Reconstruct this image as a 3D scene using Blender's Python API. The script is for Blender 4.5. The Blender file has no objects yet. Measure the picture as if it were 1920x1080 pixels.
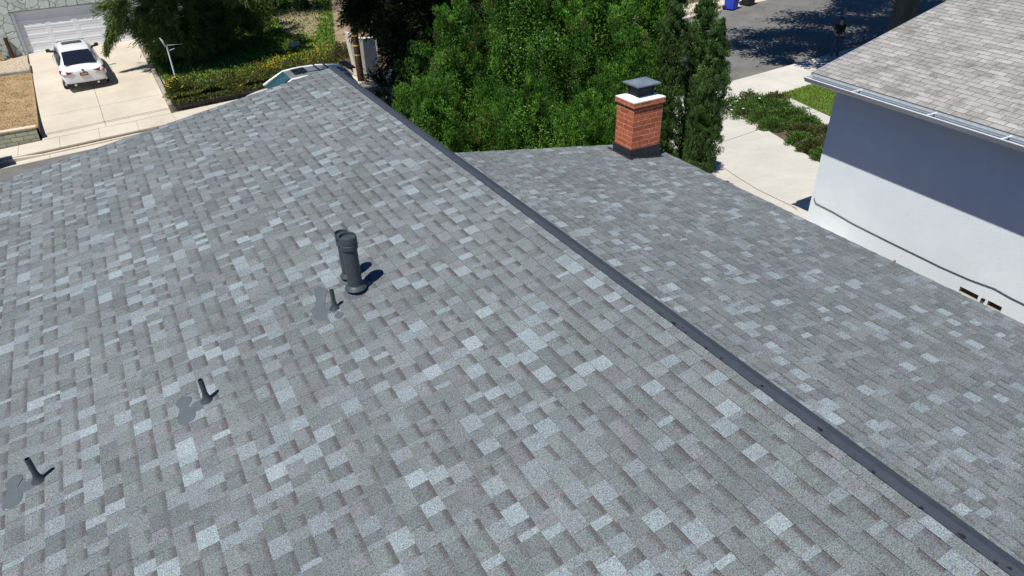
import bpy, bmesh, math, random
import numpy as np
from mathutils import Vector, Matrix
from math import radians, sin, cos, pi, hypot
random.seed(7); RS = np.random.RandomState(11)
sc = bpy.context.scene
COL = sc.collection

# ------------------------------------------------------------------ camera
# world: metres, camera at the origin; +Y runs along the roof ridge, +X to the right of it
yaw, pitch, roll = radians(29.26), radians(32.763), radians(-1.361)
cam_d = bpy.data.cameras.new('camera'); cam = bpy.data.objects.new('camera', cam_d); COL.objects.link(cam)
fw = Vector((sin(yaw)*cos(pitch), cos(yaw)*cos(pitch), -sin(pitch)))
r0 = Vector((cos(yaw), -sin(yaw), 0)); u0 = r0.cross(fw)
rt = r0*cos(roll)+u0*sin(roll); up = -r0*sin(roll)+u0*cos(roll)
cam.matrix_world = Matrix(((rt.x, up.x, -fw.x, 0), (rt.y, up.y, -fw.y, 0), (rt.z, up.z, -fw.z, 0), (0, 0, 0, 1)))
cam_d.sensor_width = 36; cam_d.lens = 1300.33/1920*36; cam_d.clip_end = 2000; cam_d.clip_start = .05
sc.camera = cam
# ------------------------------------------------------------------ sun and sky
SUN = Vector((-.402, -.215, .89)).normalized()
w = bpy.data.worlds.new('World'); sc.world = w; w.use_nodes = True
nt = w.node_tree; sky = nt.nodes.new('ShaderNodeTexSky'); sky.sky_type = 'NISHITA'; sky.sun_disc = False; sky.ozone_density = 9; sky.dust_density = .3; sky.air_density = 1
sky.sun_elevation = math.asin(SUN.z); sky.sun_rotation = math.atan2(SUN.x, SUN.y)
tint = nt.nodes.new('ShaderNodeMix'); tint.data_type = 'RGBA'; tint.blend_type = 'MULTIPLY'; tint.inputs[0].default_value = 1; tint.inputs[7].default_value = (.60, .98, 1.34, 1)
nt.links.new(sky.outputs[0], tint.inputs[6]); nt.links.new(tint.outputs[2], nt.nodes['Background'].inputs[0]); nt.nodes['Background'].inputs[1].default_value = .05
ld = bpy.data.lights.new('sun', 'SUN'); ld.energy = 4.9; ld.angle = radians(.5); ld.color = (1, .965, .9)
lo = bpy.data.objects.new('sun', ld); COL.objects.link(lo); lo.rotation_euler = SUN.to_track_quat('Z', 'Y').to_euler()
lo.location = SUN*60
vs = sc.view_settings; vs.view_transform = 'Standard'; vs.look = 'None'; vs.gamma = 1; vs.exposure = .15

# ------------------------------------------------------------------ materials
def S(r, g, b):
    f = lambda c: (c/255/12.92) if c/255 <= .04045 else ((c/255+.055)/1.055)**2.4
    return (f(r), f(g), f(b), 1)
def mat(name, col, rough=.8, metal=0, var=0, scale=8, bump=0, bscale=40, col2=None, spec=.35, detail=6, coat=0, stretch=None, thr=None):
    m = bpy.data.materials.new(name); m.use_nodes = True; t = m.node_tree; n = t.nodes; l = t.links
    b = n['Principled BSDF']; b.inputs['Roughness'].default_value = rough; b.inputs['Metallic'].default_value = metal
    b.inputs['Specular IOR Level'].default_value = spec; b.inputs['Coat Weight'].default_value = coat; b.inputs['Coat Roughness'].default_value = .08
    c = col if len(col) == 4 else (*col, 1)
    tc = n.new('ShaderNodeTexCoord'); src = tc.outputs['Object']
    if stretch:
        mp = n.new('ShaderNodeMapping'); mp.inputs['Scale'].default_value = stretch; l.new(src, mp.inputs[0]); src = mp.outputs[0]
    if col2 is None: k = max(0, 1-var); col2 = (c[0]*k, c[1]*k, c[2]*k, 1)
    if len(col2) == 3: col2 = (*col2, 1)
    no = n.new('ShaderNodeTexNoise'); no.inputs['Scale'].default_value = scale; no.inputs['Detail'].default_value = detail; no.inputs['Roughness'].default_value = .65; l.new(src, no.inputs[0])
    rp = n.new('ShaderNodeValToRGB'); e = rp.color_ramp.elements; a0, a1 = thr or (.35, .65)
    e[0].position = a0; e[0].color = col2; e[1].position = a1; e[1].color = c
    l.new(no.outputs[0], rp.inputs[0]); l.new(rp.outputs[0], b.inputs['Base Color'])
    if bump:
        nb = n.new('ShaderNodeTexNoise'); nb.inputs['Scale'].default_value = bscale; nb.inputs['Detail'].default_value = 4; l.new(src, nb.inputs[0])
        bp = n.new('ShaderNodeBump'); bp.inputs['Strength'].default_value = bump; bp.inputs['Distance'].default_value = .02
        l.new(nb.outputs[0], bp.inputs['Height']); l.new(bp.outputs[0], b.inputs['Normal'])
    return m
def overlay(m, col, scale, thr, amount=1, src_stretch=None, detail=5, seed=0):
    """second noise layer of another colour on top of a material (stains, dry patches)"""
    t = m.node_tree; n = t.nodes; l = t.links; b = n['Principled BSDF']; old = b.inputs['Base Color'].links[0].from_socket
    tc = n.new('ShaderNodeTexCoord'); mp = n.new('ShaderNodeMapping'); mp.inputs['Location'].default_value = (seed*3.1, seed*1.7, seed)
    if src_stretch: mp.inputs['Scale'].default_value = src_stretch
    l.new(tc.outputs['Object'], mp.inputs[0])
    no = n.new('ShaderNodeTexNoise'); no.inputs['Scale'].default_value = scale; no.inputs['Detail'].default_value = detail; no.inputs['Roughness'].default_value = .6; l.new(mp.outputs[0], no.inputs[0])
    mr = n.new('ShaderNodeMapRange'); mr.inputs[1].default_value = thr[0]; mr.inputs[2].default_value = thr[1]; mr.inputs[4].default_value = amount; l.new(no.outputs[0], mr.inputs[0])
    mx = n.new('ShaderNodeMix'); mx.data_type = 'RGBA'; l.new(mr.outputs[0], mx.inputs[0]); l.new(old, mx.inputs[6]); mx.inputs[7].default_value = col if len(col) == 4 else (*col, 1)
    l.new(mx.outputs[2], b.inputs['Base Color']); return m
def leafmat(name, rough=.55, trans=.2):
    m = bpy.data.materials.new(name); m.use_nodes = True; t = m.node_tree; n = t.nodes; l = t.links
    b = n['Principled BSDF']; b.inputs['Roughness'].default_value = rough; b.inputs['Specular IOR Level'].default_value = .25
    a = n.new('ShaderNodeAttribute'); a.attribute_name = 'col'
    l.new(a.outputs[0], b.inputs['Base Color'])
    tr = n.new('ShaderNodeBsdfTranslucent'); l.new(a.outputs[0], tr.inputs[0])
    mx = n.new('ShaderNodeMixShader'); mx.inputs[0].default_value = trans
    l.new(b.outputs[0], mx.inputs[1]); l.new(tr.outputs[0], mx.inputs[2]); l.new(mx.outputs[0], n['Material Output'].inputs[0])
    return m
def shinglemat(name, grain=230, gamt=.5, blot=None, darkband=(.092, .086, .088)):
    """per-shingle granule blend (attribute), printed dark band at the top of some shingles, granules and soft blotches"""
    m = bpy.data.materials.new(name); m.use_nodes = True; t = m.node_tree; n = t.nodes; l = t.links
    b = n['Principled BSDF']; b.inputs['Roughness'].default_value = .92; b.inputs['Specular IOR Level'].default_value = .2
    a = n.new('ShaderNodeAttribute'); a.attribute_name = 'col'
    uv = n.new('ShaderNodeUVMap'); uv.uv_map = 'UVMap'; u2 = n.new('ShaderNodeUVMap'); u2.uv_map = 'band'
    s1 = n.new('ShaderNodeSeparateXYZ'); s2 = n.new('ShaderNodeSeparateXYZ'); l.new(uv.outputs[0], s1.inputs[0]); l.new(u2.outputs[0], s2.inputs[0])
    tc = n.new('ShaderNodeTexCoord')
    wn = n.new('ShaderNodeTexNoise'); wn.inputs['Scale'].default_value = 45; wn.inputs['Detail'].default_value = 2; l.new(tc.outputs['Object'], wn.inputs[0])
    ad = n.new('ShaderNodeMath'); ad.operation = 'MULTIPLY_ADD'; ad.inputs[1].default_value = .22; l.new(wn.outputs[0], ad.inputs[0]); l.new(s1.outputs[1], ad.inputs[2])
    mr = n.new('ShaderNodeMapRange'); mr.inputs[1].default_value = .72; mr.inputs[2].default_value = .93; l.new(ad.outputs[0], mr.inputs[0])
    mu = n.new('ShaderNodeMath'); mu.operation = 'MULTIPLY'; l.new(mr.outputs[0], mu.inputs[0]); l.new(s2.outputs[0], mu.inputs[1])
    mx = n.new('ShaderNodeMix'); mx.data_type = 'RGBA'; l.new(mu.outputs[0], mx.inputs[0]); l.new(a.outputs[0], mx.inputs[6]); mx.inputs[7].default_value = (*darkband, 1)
    g = n.new('ShaderNodeTexNoise'); g.inputs['Scale'].default_value = grain; g.inputs['Detail'].default_value = 3; g.inputs['Roughness'].default_value = .8; l.new(tc.outputs['Object'], g.inputs[0])
    g2 = n.new('ShaderNodeMapRange'); g2.inputs[1].default_value = .3; g2.inputs[2].default_value = .7; g2.inputs[3].default_value = 1-gamt; g2.inputs[4].default_value = 1+gamt; l.new(g.outputs[0], g2.inputs[0])
    bl = n.new('ShaderNodeTexNoise'); bl.inputs['Scale'].default_value = .9; bl.inputs['Detail'].default_value = 5; l.new(tc.outputs['Object'], bl.inputs[0])
    b2 = n.new('ShaderNodeMapRange'); b2.inputs[1].default_value = .3; b2.inputs[2].default_value = .7; b2.inputs[3].default_value = .92; b2.inputs[4].default_value = 1.07; l.new(bl.outputs[0], b2.inputs[0])
    m1 = n.new('ShaderNodeMath'); m1.operation = 'MULTIPLY'; l.new(g2.outputs[0], m1.inputs[0]); l.new(b2.outputs[0], m1.inputs[1])
    hs = n.new('ShaderNodeVectorMath'); hs.operation = 'SCALE'; l.new(mx.outputs[2], hs.inputs[0]); l.new(m1.outputs[0], hs.inputs['Scale'])
    out = hs.outputs[0]
    cn = n.new('ShaderNodeTexNoise'); cn.inputs['Scale'].default_value = grain*.8; cn.inputs['Detail'].default_value = 2; l.new(tc.outputs['Object'], cn.inputs[0])
    cm = n.new('ShaderNodeMapRange'); cm.data_type = 'FLOAT_VECTOR'; l.new(cn.outputs[1], cm.inputs[6]); cm.inputs[7].default_value = (.3, .3, .3); cm.inputs[8].default_value = (.7, .7, .7); cm.inputs[9].default_value = (.82, .86, .82); cm.inputs[10].default_value = (1.18, 1.14, 1.18)
    vm = n.new('ShaderNodeVectorMath'); vm.operation = 'MULTIPLY'; l.new(out, vm.inputs[0]); l.new(cm.outputs[1], vm.inputs[1]); out = vm.outputs[0]
    if blot:
        bn = n.new('ShaderNodeTexNoise'); bn.inputs['Scale'].default_value = 2.2; bn.inputs['Detail'].default_value = 8; bn.inputs['Roughness'].default_value = .75; l.new(tc.outputs['Object'], bn.inputs[0])
        br = n.new('ShaderNodeMapRange'); br.inputs[1].default_value = .49; br.inputs[2].default_value = .64; br.inputs[4].default_value = .85; l.new(bn.outputs[0], br.inputs[0])
        mb = n.new('ShaderNodeMix'); mb.data_type = 'RGBA'; l.new(br.outputs[0], mb.inputs[0]); l.new(out, mb.inputs[6]); mb.inputs[7].default_value = (*blot, 1); out = mb.outputs[2]
    l.new(out, b.inputs['Base Color'])
    bp = n.new('ShaderNodeBump'); bp.inputs['Strength'].default_value = .35; bp.inputs['Distance'].default_value = .004; l.new(g.outputs[0], bp.inputs['Height']); l.new(bp.outputs[0], b.inputs['Normal'])
    return m
def brickmat(name, c1, c2, mortar, bw, bh, ms, axis, bias=0, rough=.85):
    m = bpy.data.materials.new(name); m.use_nodes = True; t = m.node_tree; n = t.nodes; l = t.links
    b = n['Principled BSDF']; b.inputs['Roughness'].default_value = rough; b.inputs['Specular IOR Level'].default_value = .25
    uv = n.new('ShaderNodeUVMap'); uv.uv_map = 'UVMap'
    br = n.new('ShaderNodeTexBrick'); br.inputs['Scale'].default_value = 1; br.inputs['Brick Width'].default_value = bw; br.inputs['Row Height'].default_value = bh
    br.inputs['Mortar Size'].default_value = ms; br.inputs['Mortar Smooth'].default_value = .15; br.inputs['Bias'].default_value = bias
    for k, c in (('Color1', c1), ('Color2', c2), ('Mortar', mortar)): br.inputs[k].default_value = c if len(c) == 4 else (*c, 1)
    l.new(uv.outputs[0], br.inputs[0])
    no = n.new('ShaderNodeTexNoise'); no.inputs['Scale'].default_value = 30; no.inputs['Detail'].default_value = 5; tc = n.new('ShaderNodeTexCoord'); l.new(tc.outputs['Object'], no.inputs[0])
    mr = n.new('ShaderNodeMapRange'); mr.inputs[1].default_value = .3; mr.inputs[2].default_value = .7; mr.inputs[3].default_value = .72; mr.inputs[4].default_value = 1.2; l.new(no.outputs[0], mr.inputs[0])
    hs = n.new('ShaderNodeVectorMath'); hs.operation = 'SCALE'; l.new(br.outputs[0], hs.inputs[0]); l.new(mr.outputs[0], hs.inputs['Scale']); l.new(hs.outputs[0], b.inputs['Base Color'])
    bp = n.new('ShaderNodeBump'); bp.inputs['Strength'].default_value = .6; bp.inputs['Distance'].default_value = .008; bp.invert = True; l.new(br.outputs[1], bp.inputs['Height']); l.new(bp.outputs[0], b.inputs['Normal'])
    return m
def stonemat(name, c1, c2, joint, scale):
    m = bpy.data.materials.new(name); m.use_nodes = True; t = m.node_tree; n = t.nodes; l = t.links
    b = n['Principled BSDF']; b.inputs['Roughness'].default_value = .9
    tc = n.new('ShaderNodeTexCoord')
    wn = n.new('ShaderNodeTexNoise'); wn.inputs['Scale'].default_value = 3; l.new(tc.outputs['Object'], wn.inputs[0])
    mp = n.new('ShaderNodeVectorMath'); mp.operation = 'MULTIPLY_ADD'; mp.inputs[1].default_value = (.18, .18, .18); l.new(wn.outputs[1], mp.inputs[0]); l.new(tc.outputs['Object'], mp.inputs[2])
    v = n.new('ShaderNodeTexVoronoi'); v.feature = 'DISTANCE_TO_EDGE'; v.inputs['Scale'].default_value = scale; l.new(mp.outputs[0], v.inputs[0])
    v2 = n.new('ShaderNodeTexVoronoi'); v2.inputs['Scale'].default_value = scale; l.new(mp.outputs[0], v2.inputs[0])
    sx = n.new('ShaderNodeSeparateColor'); l.new(v2.outputs['Color'], sx.inputs[0])
    mc = n.new('ShaderNodeMix'); mc.data_type = 'RGBA'; l.new(sx.outputs[0], mc.inputs[0]); mc.inputs[6].default_value = c1; mc.inputs[7].default_value = c2
    mr = n.new('ShaderNodeMapRange'); mr.inputs[1].default_value = .012; mr.inputs[2].default_value = .045; l.new(v.outputs[0], mr.inputs[0])
    mj = n.new('ShaderNodeMix'); mj.data_type = 'RGBA'; l.new(mr.outputs[0], mj.inputs[0]); mj.inputs[6].default_value = joint; l.new(mc.outputs[2], mj.inputs[7])
    l.new(mj.outputs[2], b.inputs['Base Color'])
    bp = n.new('ShaderNodeBump'); bp.inputs['Strength'].default_value = .8; bp.inputs['Distance'].default_value = .04; l.new(mr.outputs[0], bp.inputs['Height']); l.new(bp.outputs[0], b.inputs['Normal'])
    return m

# ------------------------------------------------------------------ object helpers
def tag(o, label=None, cat=None, group=None, kind=None):
    for k, v in (('label', label), ('category', cat), ('group', group), ('kind', kind)):
        if v: o[k] = v
    return o
def empty(name, loc, rz=0, label=None, cat=None, group=None):
    o = bpy.data.objects.new(name, None); COL.objects.link(o); o.location = loc; o.rotation_euler = (0, 0, rz); o.empty_display_size = .2
    return tag(o, label, cat, group)
def link(name, me, mats=(), parent=None, smooth=False):
    for m in (mats if isinstance(mats, (list, tuple)) else [mats]): me.materials.append(m)
    if smooth:
        for p in me.polygons: p.use_smooth = True
    o = bpy.data.objects.new(name, me); COL.objects.link(o); o.parent = parent; return o
class MB:
    """collects faces for one mesh object"""
    def __init__(s): s.v = []; s.f = []; s.mi = []; s.uv = []
    def quad(s, pts, mi=0, uv=None):
        k = len(s.v); s.v += [tuple(p) for p in pts]; s.f.append(tuple(range(k, k+len(pts)))); s.mi.append(mi); s.uv.append(uv)
    def box(s, x0, y0, z0, x1, y1, z1, mi=0, M=None, faces='nswetb'):
        P = [(x0, y0, z0), (x1, y0, z0), (x1, y1, z0), (x0, y1, z0), (x0, y0, z1), (x1, y0, z1), (x1, y1, z1), (x0, y1, z1)]
        if M is not None: P = [tuple(M @ Vector(q)) for q in P]
        k = len(s.v); s.v += P
        F = {'b': (0, 3, 2, 1), 't': (4, 5, 6, 7), 's': (0, 1, 5, 4), 'e': (1, 2, 6, 5), 'n': (2, 3, 7, 6), 'w': (3, 0, 4, 7)}
        dx, dy, dz = abs(x1-x0), abs(y1-y0), abs(z1-z0)
        U = {'b': (dx, dy), 't': (dx, dy), 's': (dx, dz), 'n': (dx, dz), 'e': (dy, dz), 'w': (dy, dz)}
        for c in faces:
            s.f.append(tuple(k+i for i in F[c])); s.mi.append(mi)
            a, b = U[c]
            s.uv.append([(0, 0), (0, b), (a, b), (a, 0)] if c == 'b' else [(0, 0), (a, 0), (a, b), (0, b)])
    def tube(s, pts, r, n=10, mi=0, caps=True):
        pts = [Vector(p) for p in pts]; rs = r if isinstance(r, (list, tuple)) else [r]*len(pts); k0 = len(s.v); prev = None
        for i, p in enumerate(pts):
            d = (pts[min(i+1, len(pts)-1)]-pts[max(i-1, 0)]).normalized()
            if prev is None: a = d.orthogonal().normalized()
            else: a = (prev-d*prev.dot(d)).normalized()
            prev = a; b = d.cross(a)
            for j in range(n):
                t = 2*pi*j/n; s.v.append(tuple(p+(a*cos(t)+b*sin(t))*rs[i]))
        for i in range(len(pts)-1):
            for j in range(n):
                s.f.append((k0+i*n+j, k0+i*n+(j+1) % n, k0+(i+1)*n+(j+1) % n, k0+(i+1)*n+j)); s.mi.append(mi); s.uv.append(None)
        if caps:
            s.f.append(tuple(k0+j for j in reversed(range(n)))); s.mi.append(mi); s.uv.append(None)
            s.f.append(tuple(k0+(len(pts)-1)*n+j for j in range(n))); s.mi.append(mi); s.uv.append(None)
    def lathe(s, prof, c=(0, 0, 0), n=20, mi=0, M=None):
        k0 = len(s.v)
        for (r, z) in prof:
            for j in range(n):
                q = Vector((c[0]+r*cos(2*pi*j/n), c[1]+r*sin(2*pi*j/n), c[2]+z)); s.v.append(tuple(M @ q if M is not None else q))
        for i in range(len(prof)-1):
            for j in range(n):
                s.f.append((k0+i*n+j, k0+i*n+(j+1) % n, k0+(i+1)*n+(j+1) % n, k0+(i+1)*n+j)); s.mi.append(mi); s.uv.append(None)
    def build(s, name, mats, parent=None, smooth=False, bevel=0, sub=0, merge=False, ang=None):
        me = bpy.data.meshes.new(name); me.from_pydata(s.v, [], s.f)
        for m in (mats if isinstance(mats, (list, tuple)) else [mats]): me.materials.append(m)
        me.polygons.foreach_set('material_index', s.mi)
        if any(u is not None for u in s.uv):
            ul = me.uv_layers.new(name='UVMap')
            for p, u in zip(me.polygons, s.uv):
                if u:
                    for li, c in zip(p.loop_indices, u): ul.data[li].uv = c
        if merge:
            bm = bmesh.new(); bm.from_mesh(me); bmesh.ops.remove_doubles(bm, verts=bm.verts, dist=1e-4); bmesh.ops.recalc_face_normals(bm, faces=bm.faces); bm.to_mesh(me); bm.free()
        if smooth:
            for p in me.polygons: p.use_smooth = True
        o = bpy.data.objects.new(name, me); COL.objects.link(o); o.parent = parent
        if bevel:
            b = o.modifiers.new('bevel', 'BEVEL'); b.width = bevel; b.segments = 2; b.limit_method = 'ANGLE'
        if sub:
            q = o.modifiers.new('sub', 'SUBSURF'); q.levels = sub; q.render_levels = sub
        if ang is not None and smooth:
            me.set_sharp_from_angle(angle=radians(ang))
        return o
def mesh_np(name, V, Fq, col=None, uvs=None, mats=(), parent=None, smooth=False):
    """V (n,3), Fq (m,4) quads; col per vertex (n,3); uvs dict name->(4m,2)"""
    me = bpy.data.meshes.new(name); n, m = len(V), len(Fq)
    me.vertices.add(n); me.vertices.foreach_set('co', np.asarray(V, dtype=np.float32).ravel())
    me.loops.add(4*m); me.loops.foreach_set('vertex_index', np.asarray(Fq, dtype=np.int32).ravel())
    me.polygons.add(m); me.polygons.foreach_set('loop_start', np.arange(0, 4*m, 4, dtype=np.int32))
    me.update(calc_edges=True)
    if col is not None:
        a = me.color_attributes.new('col', 'FLOAT_COLOR', 'POINT'); c4 = np.ones((n, 4), dtype=np.float32); c4[:, :3] = col; a.data.foreach_set('color', c4.ravel())
    for k, u in (uvs or {}).items():
        ul = me.uv_layers.new(name=k); ul.data.foreach_set('uv', np.asarray(u, dtype=np.float32).ravel())
    return link(name, me, mats, parent, smooth)
def nrm(a): return a/np.maximum(np.linalg.norm(a, axis=-1, keepdims=True), 1e-9)
def leaves(name, P, D, L, W, col, m, parent=None, NN=None):
    """many small diamond leaves, one quad each"""
    N = len(P); D = nrm(D); sd = nrm(np.cross(D, RS.normal(size=(N, 3)) if NN is None else NN+RS.normal(size=(N, 3))*.28))
    L = np.broadcast_to(np.asarray(L, float), (N,))[:, None]; W = np.broadcast_to(np.asarray(W, float), (N,))[:, None]
    mid = P+D*L*.45
    V = np.stack([P, mid+sd*W/2, P+D*L, mid-sd*W/2], 1).reshape(-1, 3)
    F = np.arange(4*N).reshape(N, 4)
    return mesh_np(name, V, F, np.repeat(col, 4, 0), None, m, parent)
def rsphere(n): return nrm(RS.normal(size=(n, 3)))
def pick(n, cols, wts, jit=.18):
    c = np.array(cols)[RS.choice(len(cols), n, p=np.array(wts)/sum(wts))]
    return np.clip(c*(1+RS.uniform(-jit, jit, (n, 1)))*(1+RS.uniform(-.06, .06, (n, 3))), 0, 1)

# ------------------------------------------------------------------ terrain
def yf(x): return 31.2                   # far kerb of the street
def yn(x): return 20.8                   # near kerb
def zs(x): return -9.85+.042*(max(-12, min(45, x))+2)
def gz(x, y):
    if y > yf(x):
        t = max(0, min(1, (y-32.7)/12.8)); return (zs(x)+.15)*(1-t)-8.95*t
    if y > yn(x): return zs(x)
    y0 = yn(x)-2.4; s = zs(x)+.17
    if y > y0: return s
    if y > 9: t = (y-9)/(y0-9); return -7.05*(1-t)+s*t
    return -7.05
M = {}
M['dirt'] = mat('soil', (.16, .115, .07), .95, col2=(.08, .055, .035), scale=3, bump=.6, bscale=25)
M['lawn_dead'] = mat('dry_lawn', S(176, 150, 112)[:3], .95, col2=S(142, 116, 80)[:3], scale=1.6, bump=.7, bscale=60)
overlay(M['lawn_dead'], S(120, 116, 70), 1.1, (.55, .72), .6, seed=2)
M['lawn'] = mat('lawn_soil', (.11, .18, .03), .95, col2=(.09, .13, .03), scale=4)
M['asph'] = mat('asphalt', (.185, .18, .165), .92, col2=(.125, .122, .112), scale=.7, bump=.3, bscale=120, detail=8)
overlay(M['asph'], (.22, .21, .19), 9, (.52, .75), .5, seed=4)
M['conc'] = mat('driveway_concrete', (.60, .54, .44), .9, col2=(.50, .435, .345), scale=.55, bump=.15, bscale=80, detail=9)
overlay(M['conc'], (.42, .34, .25), 1.3, (.6, .82), .45, seed=3); overlay(M['conc'], (.30, .27, .23), 5, (.7, .9), .3, seed=5)
M['conc2'] = mat('pale_concrete', (.58, .555, .49), .9, col2=(.50, .475, .42), scale=.8, bump=.15, bscale=80, detail=9)
overlay(M['conc2'], (.40, .37, .32), 1.7, (.6, .85), .4, seed=9); overlay(M['conc2'], (.72, .69, .63), 6, (.55, .8), .4, seed=12)
M['joint'] = mat('joint_dark', (.16, .13, .10), .95)

def grid_surface(name, xs, vs, f, m, off=0, parent=None):
    """draped sheet; v is y measured from the slightly turned street line"""
    mb = MB()
    P = [[(x, v, f(x, v)+off) for v in vs] for x in xs]
    V = [q for row in P for q in row]; n = len(vs)
    me = bpy.data.meshes.new(name); F = [(i*n+j, (i+1)*n+j, (i+1)*n+j+1, i*n+j+1) for i in range(len(xs)-1) for j in range(n-1)]
    me.from_pydata(V, [], F); o = link(name, me, m, parent); return o
xs = [-150, -60, -30, -20, -15]+list(np.arange(-12, 46, 2.))+[50, 60, 80, 120, 200]
def gbase(x, y):
    if 20.78 < y < 31.3: return zs(x)-.12
    return gz(x, y)-.05
o = grid_surface('ground', xs, [-60, -20, 0, 4, 7, 8, 9, 10, 11, 12, 13, 14, 15, 16, 17, 18, 18.4, 19, 20.7, 20.8, 22, 26, 30, 31.2, 31.35, 32, 32.7, 34, 36, 40, 45.5, 50, 70, 120, 250], gbase, M['dirt']); tag(o, kind='structure')
o = grid_surface('asphalt_road', xs, [20.75, 22, 24, 26, 28, 30, 30.78], lambda x, y: zs(x), M['asph'], .0); tag(o, kind='structure')
def strip_solid(name, x0, x1, v0, v1, top, thick, m, step=1.5, gaps=None, jm=None):
    """kerb or pavement: a draped solid with a real step, saw-cut joints as thin recesses in a darker tone"""
    mb = MB(); xs_ = np.arange(x0, x1+.01, step)
    for a, b in zip(xs_[:-1], xs_[1:]):
        a2, b2 = a+.006, b-.006
        q = lambda x, v, dz: (x, v, top(x)+dz)
        mb.quad([q(a2, v0, 0), q(b2, v0, 0), q(b2, v1, 0), q(a2, v1, 0)])
        mb.quad([q(a2, v0, -thick), q(b2, v0, -thick), q(b2, v0, 0), q(a2, v0, 0)])
        mb.quad([q(b2, v1, -thick), q(a2, v1, -thick), q(a2, v1, 0), q(b2, v1, 0)])
        mb.quad([q(a2, v0, -thick), q(a2, v0, 0), q(a2, v1, 0), q(a2, v1, -thick)])
        mb.quad([q(b2, v0, -thick), q(b2, v1, -thick), q(b2, v1, 0), q(b2, v0, 0)])
        if jm: mb.quad([q(b-.008, v0+.01, -.012), q(b+.008, v0+.01, -.012), q(b+.008, v1-.01, -.012), q(b-.008, v1-.01, -.012)], 1)
    return tag(mb.build(name, [m, jm] if jm else m), kind='structure')
strip_solid('near_sidewalk', -12, 60, 18.4, 20.62, lambda x: zs(x)+.17, .3, M['conc2'], 1.5, jm=M['joint'])
strip_solid('near_kerb', -12, 60, 20.63, 20.79, lambda x: zs(x)+.165, .3, M['conc2'], 3)
strip_solid('gutter_pan', -12, 60, 30.75, 31.19, lambda x: zs(x)+.012, .1, M['conc'], 3)
strip_solid('far_kerb', -20, 60, 31.2, 31.36, lambda x: zs(x)+(.15 if not -3.6 < x < 2.3 else .06), .3, M['conc'], 1.2)
strip_solid('far_sidewalk', -20, 60, 31.37, 32.7, lambda x: gz(x, 31.5)+.004, .3, M['conc'], 1.45, jm=M['joint'])
def patch(name, c, n, m_, mat_, dz=.0, f=gz, parent=None):
    """quad sheet draped on the terrain: corners c0 c1 (one end) c3 c2 (other end)"""
    V = []
    for i in range(n+1):
        for j in range(m_+1):
            s, t = i/n, j/m_
            x = (1-s)*((1-t)*c[0][0]+t*c[1][0])+s*((1-t)*c[3][0]+t*c[2][0]); y = (1-s)*((1-t)*c[0][1]+t*c[1][1])+s*((1-t)*c[3][1]+t*c[2][1])
            V.append((x, y, f(x, y)+dz))
    F = [(i*(m_+1)+j, i*(m_+1)+j+1, (i+1)*(m_+1)+j+1, (i+1)*(m_+1)+j) for i in range(n) for j in range(m_)]
    me = bpy.data.meshes.new(name); me.from_pydata(V, [], F); return tag(link(name, me, mat_, parent), kind='structure')
# far driveway with saw cuts
flat = lambda x, y: max(gz(x, y), -8.95)
def drv(x, y): return gz(x, y)
patch('far_driveway', [(-3.2, 32.7), (1.72, 32.7), (1.70, 45.6), (-3.55, 45.6)], 30, 8, M['conc'], .012, drv)
def cut(name, pts, wdt, dz, f=gz):
    mb = MB(); 
    for a, b in zip(pts[:-1], pts[1:]):
        a = Vector((*a, 0)); b = Vector((*b, 0)); n = int((b-a).length/.5)+1; d = (b-a).normalized(); s = Vector((-d.y, d.x, 0))*wdt/2
        for i in range(n):
            p, q = a.lerp(b, i/n), a.lerp(b, (i+1)/n)
            mb.quad([(*(p-s).xy, f(p.x, p.y)+dz), (*(p+s).xy, f(p.x, p.y)+dz), (*(q+s).xy, f(q.x, q.y)+dz), (*(q-s).xy, f(q.x, q.y)+dz)])
    return tag(mb.build(name, M['joint']), kind='structure')
cut('driveway_joint', [(-.85, 32.75), (-1.05, 45.4)], .018, .016); cut('driveway_joint', [(-3.15, 35.4), (1.65, 35.4)], .014, .016)
# right driveway, front path and lawn beside the neighbour's house
E_R = [(19.95, 18.8), (19.86, 18.41), (18.66, 15.83), (17.62, 14.02), (15.88, 11.17), (14.0, 8.2), (13.2, 7.0)]
E_L = [(15.0, 18.0), (14.6, 17.2), (13.6, 14.9), (12.9, 13.0), (12.2, 10.9), (11.0, 8.4), (10.4, 7.0)]
mb = MB()
for i in range(len(E_R)-1):
    for k in range(3):
        s, t = k/3, (k+1)/3
        lp = lambda a, b, u: (a[0]*(1-u)+b[0]*u, a[1]*(1-u)+b[1]*u)
        for h in range(6):
            u, v_ = h/6, (h+1)/6
            q = [lp(lp(E_L[i], E_R[i], u), lp(E_L[i+1], E_R[i+1], u), s), lp(lp(E_L[i], E_R[i], v_), lp(E_L[i+1], E_R[i+1], v_), s), lp(lp(E_L[i], E_R[i], v_), lp(E_L[i+1], E_R[i+1], v_), t), lp(lp(E_L[i], E_R[i], u), lp(E_L[i+1], E_R[i+1], u), t)]
            mb.quad([(x, y, gz(x, y)+.02) for x, y in q][::-1])
tag(mb.build('side_driveway', M['conc2']), kind='structure')
patch('side_yard', [(7.0, -4), (11.9, -4), (12.35, 7.0), (7.0, 7.0)], 10, 4, M['dirt'], .012)
cut('driveway_joint', [(13.3, 14.85), (18.35, 15.25)], .02, .026); cut('driveway_joint', [(14.5, 13.6), (13.61, 11.85), (13.07, 10.72), (12.4, 9.0)], .018, .026)
patch('front_path', [(22.2, 18.42), (22.75, 18.42), (15.9, 6.2), (14.9, 6.0)], 24, 2, M['conc2'], .03)
cut('path_joint', [(18.2, 11.9), (19.2, 12.1)], .02, .036); cut('path_joint', [(20.35, 15.4), (21.3, 15.1)], .02, .036)
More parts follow.
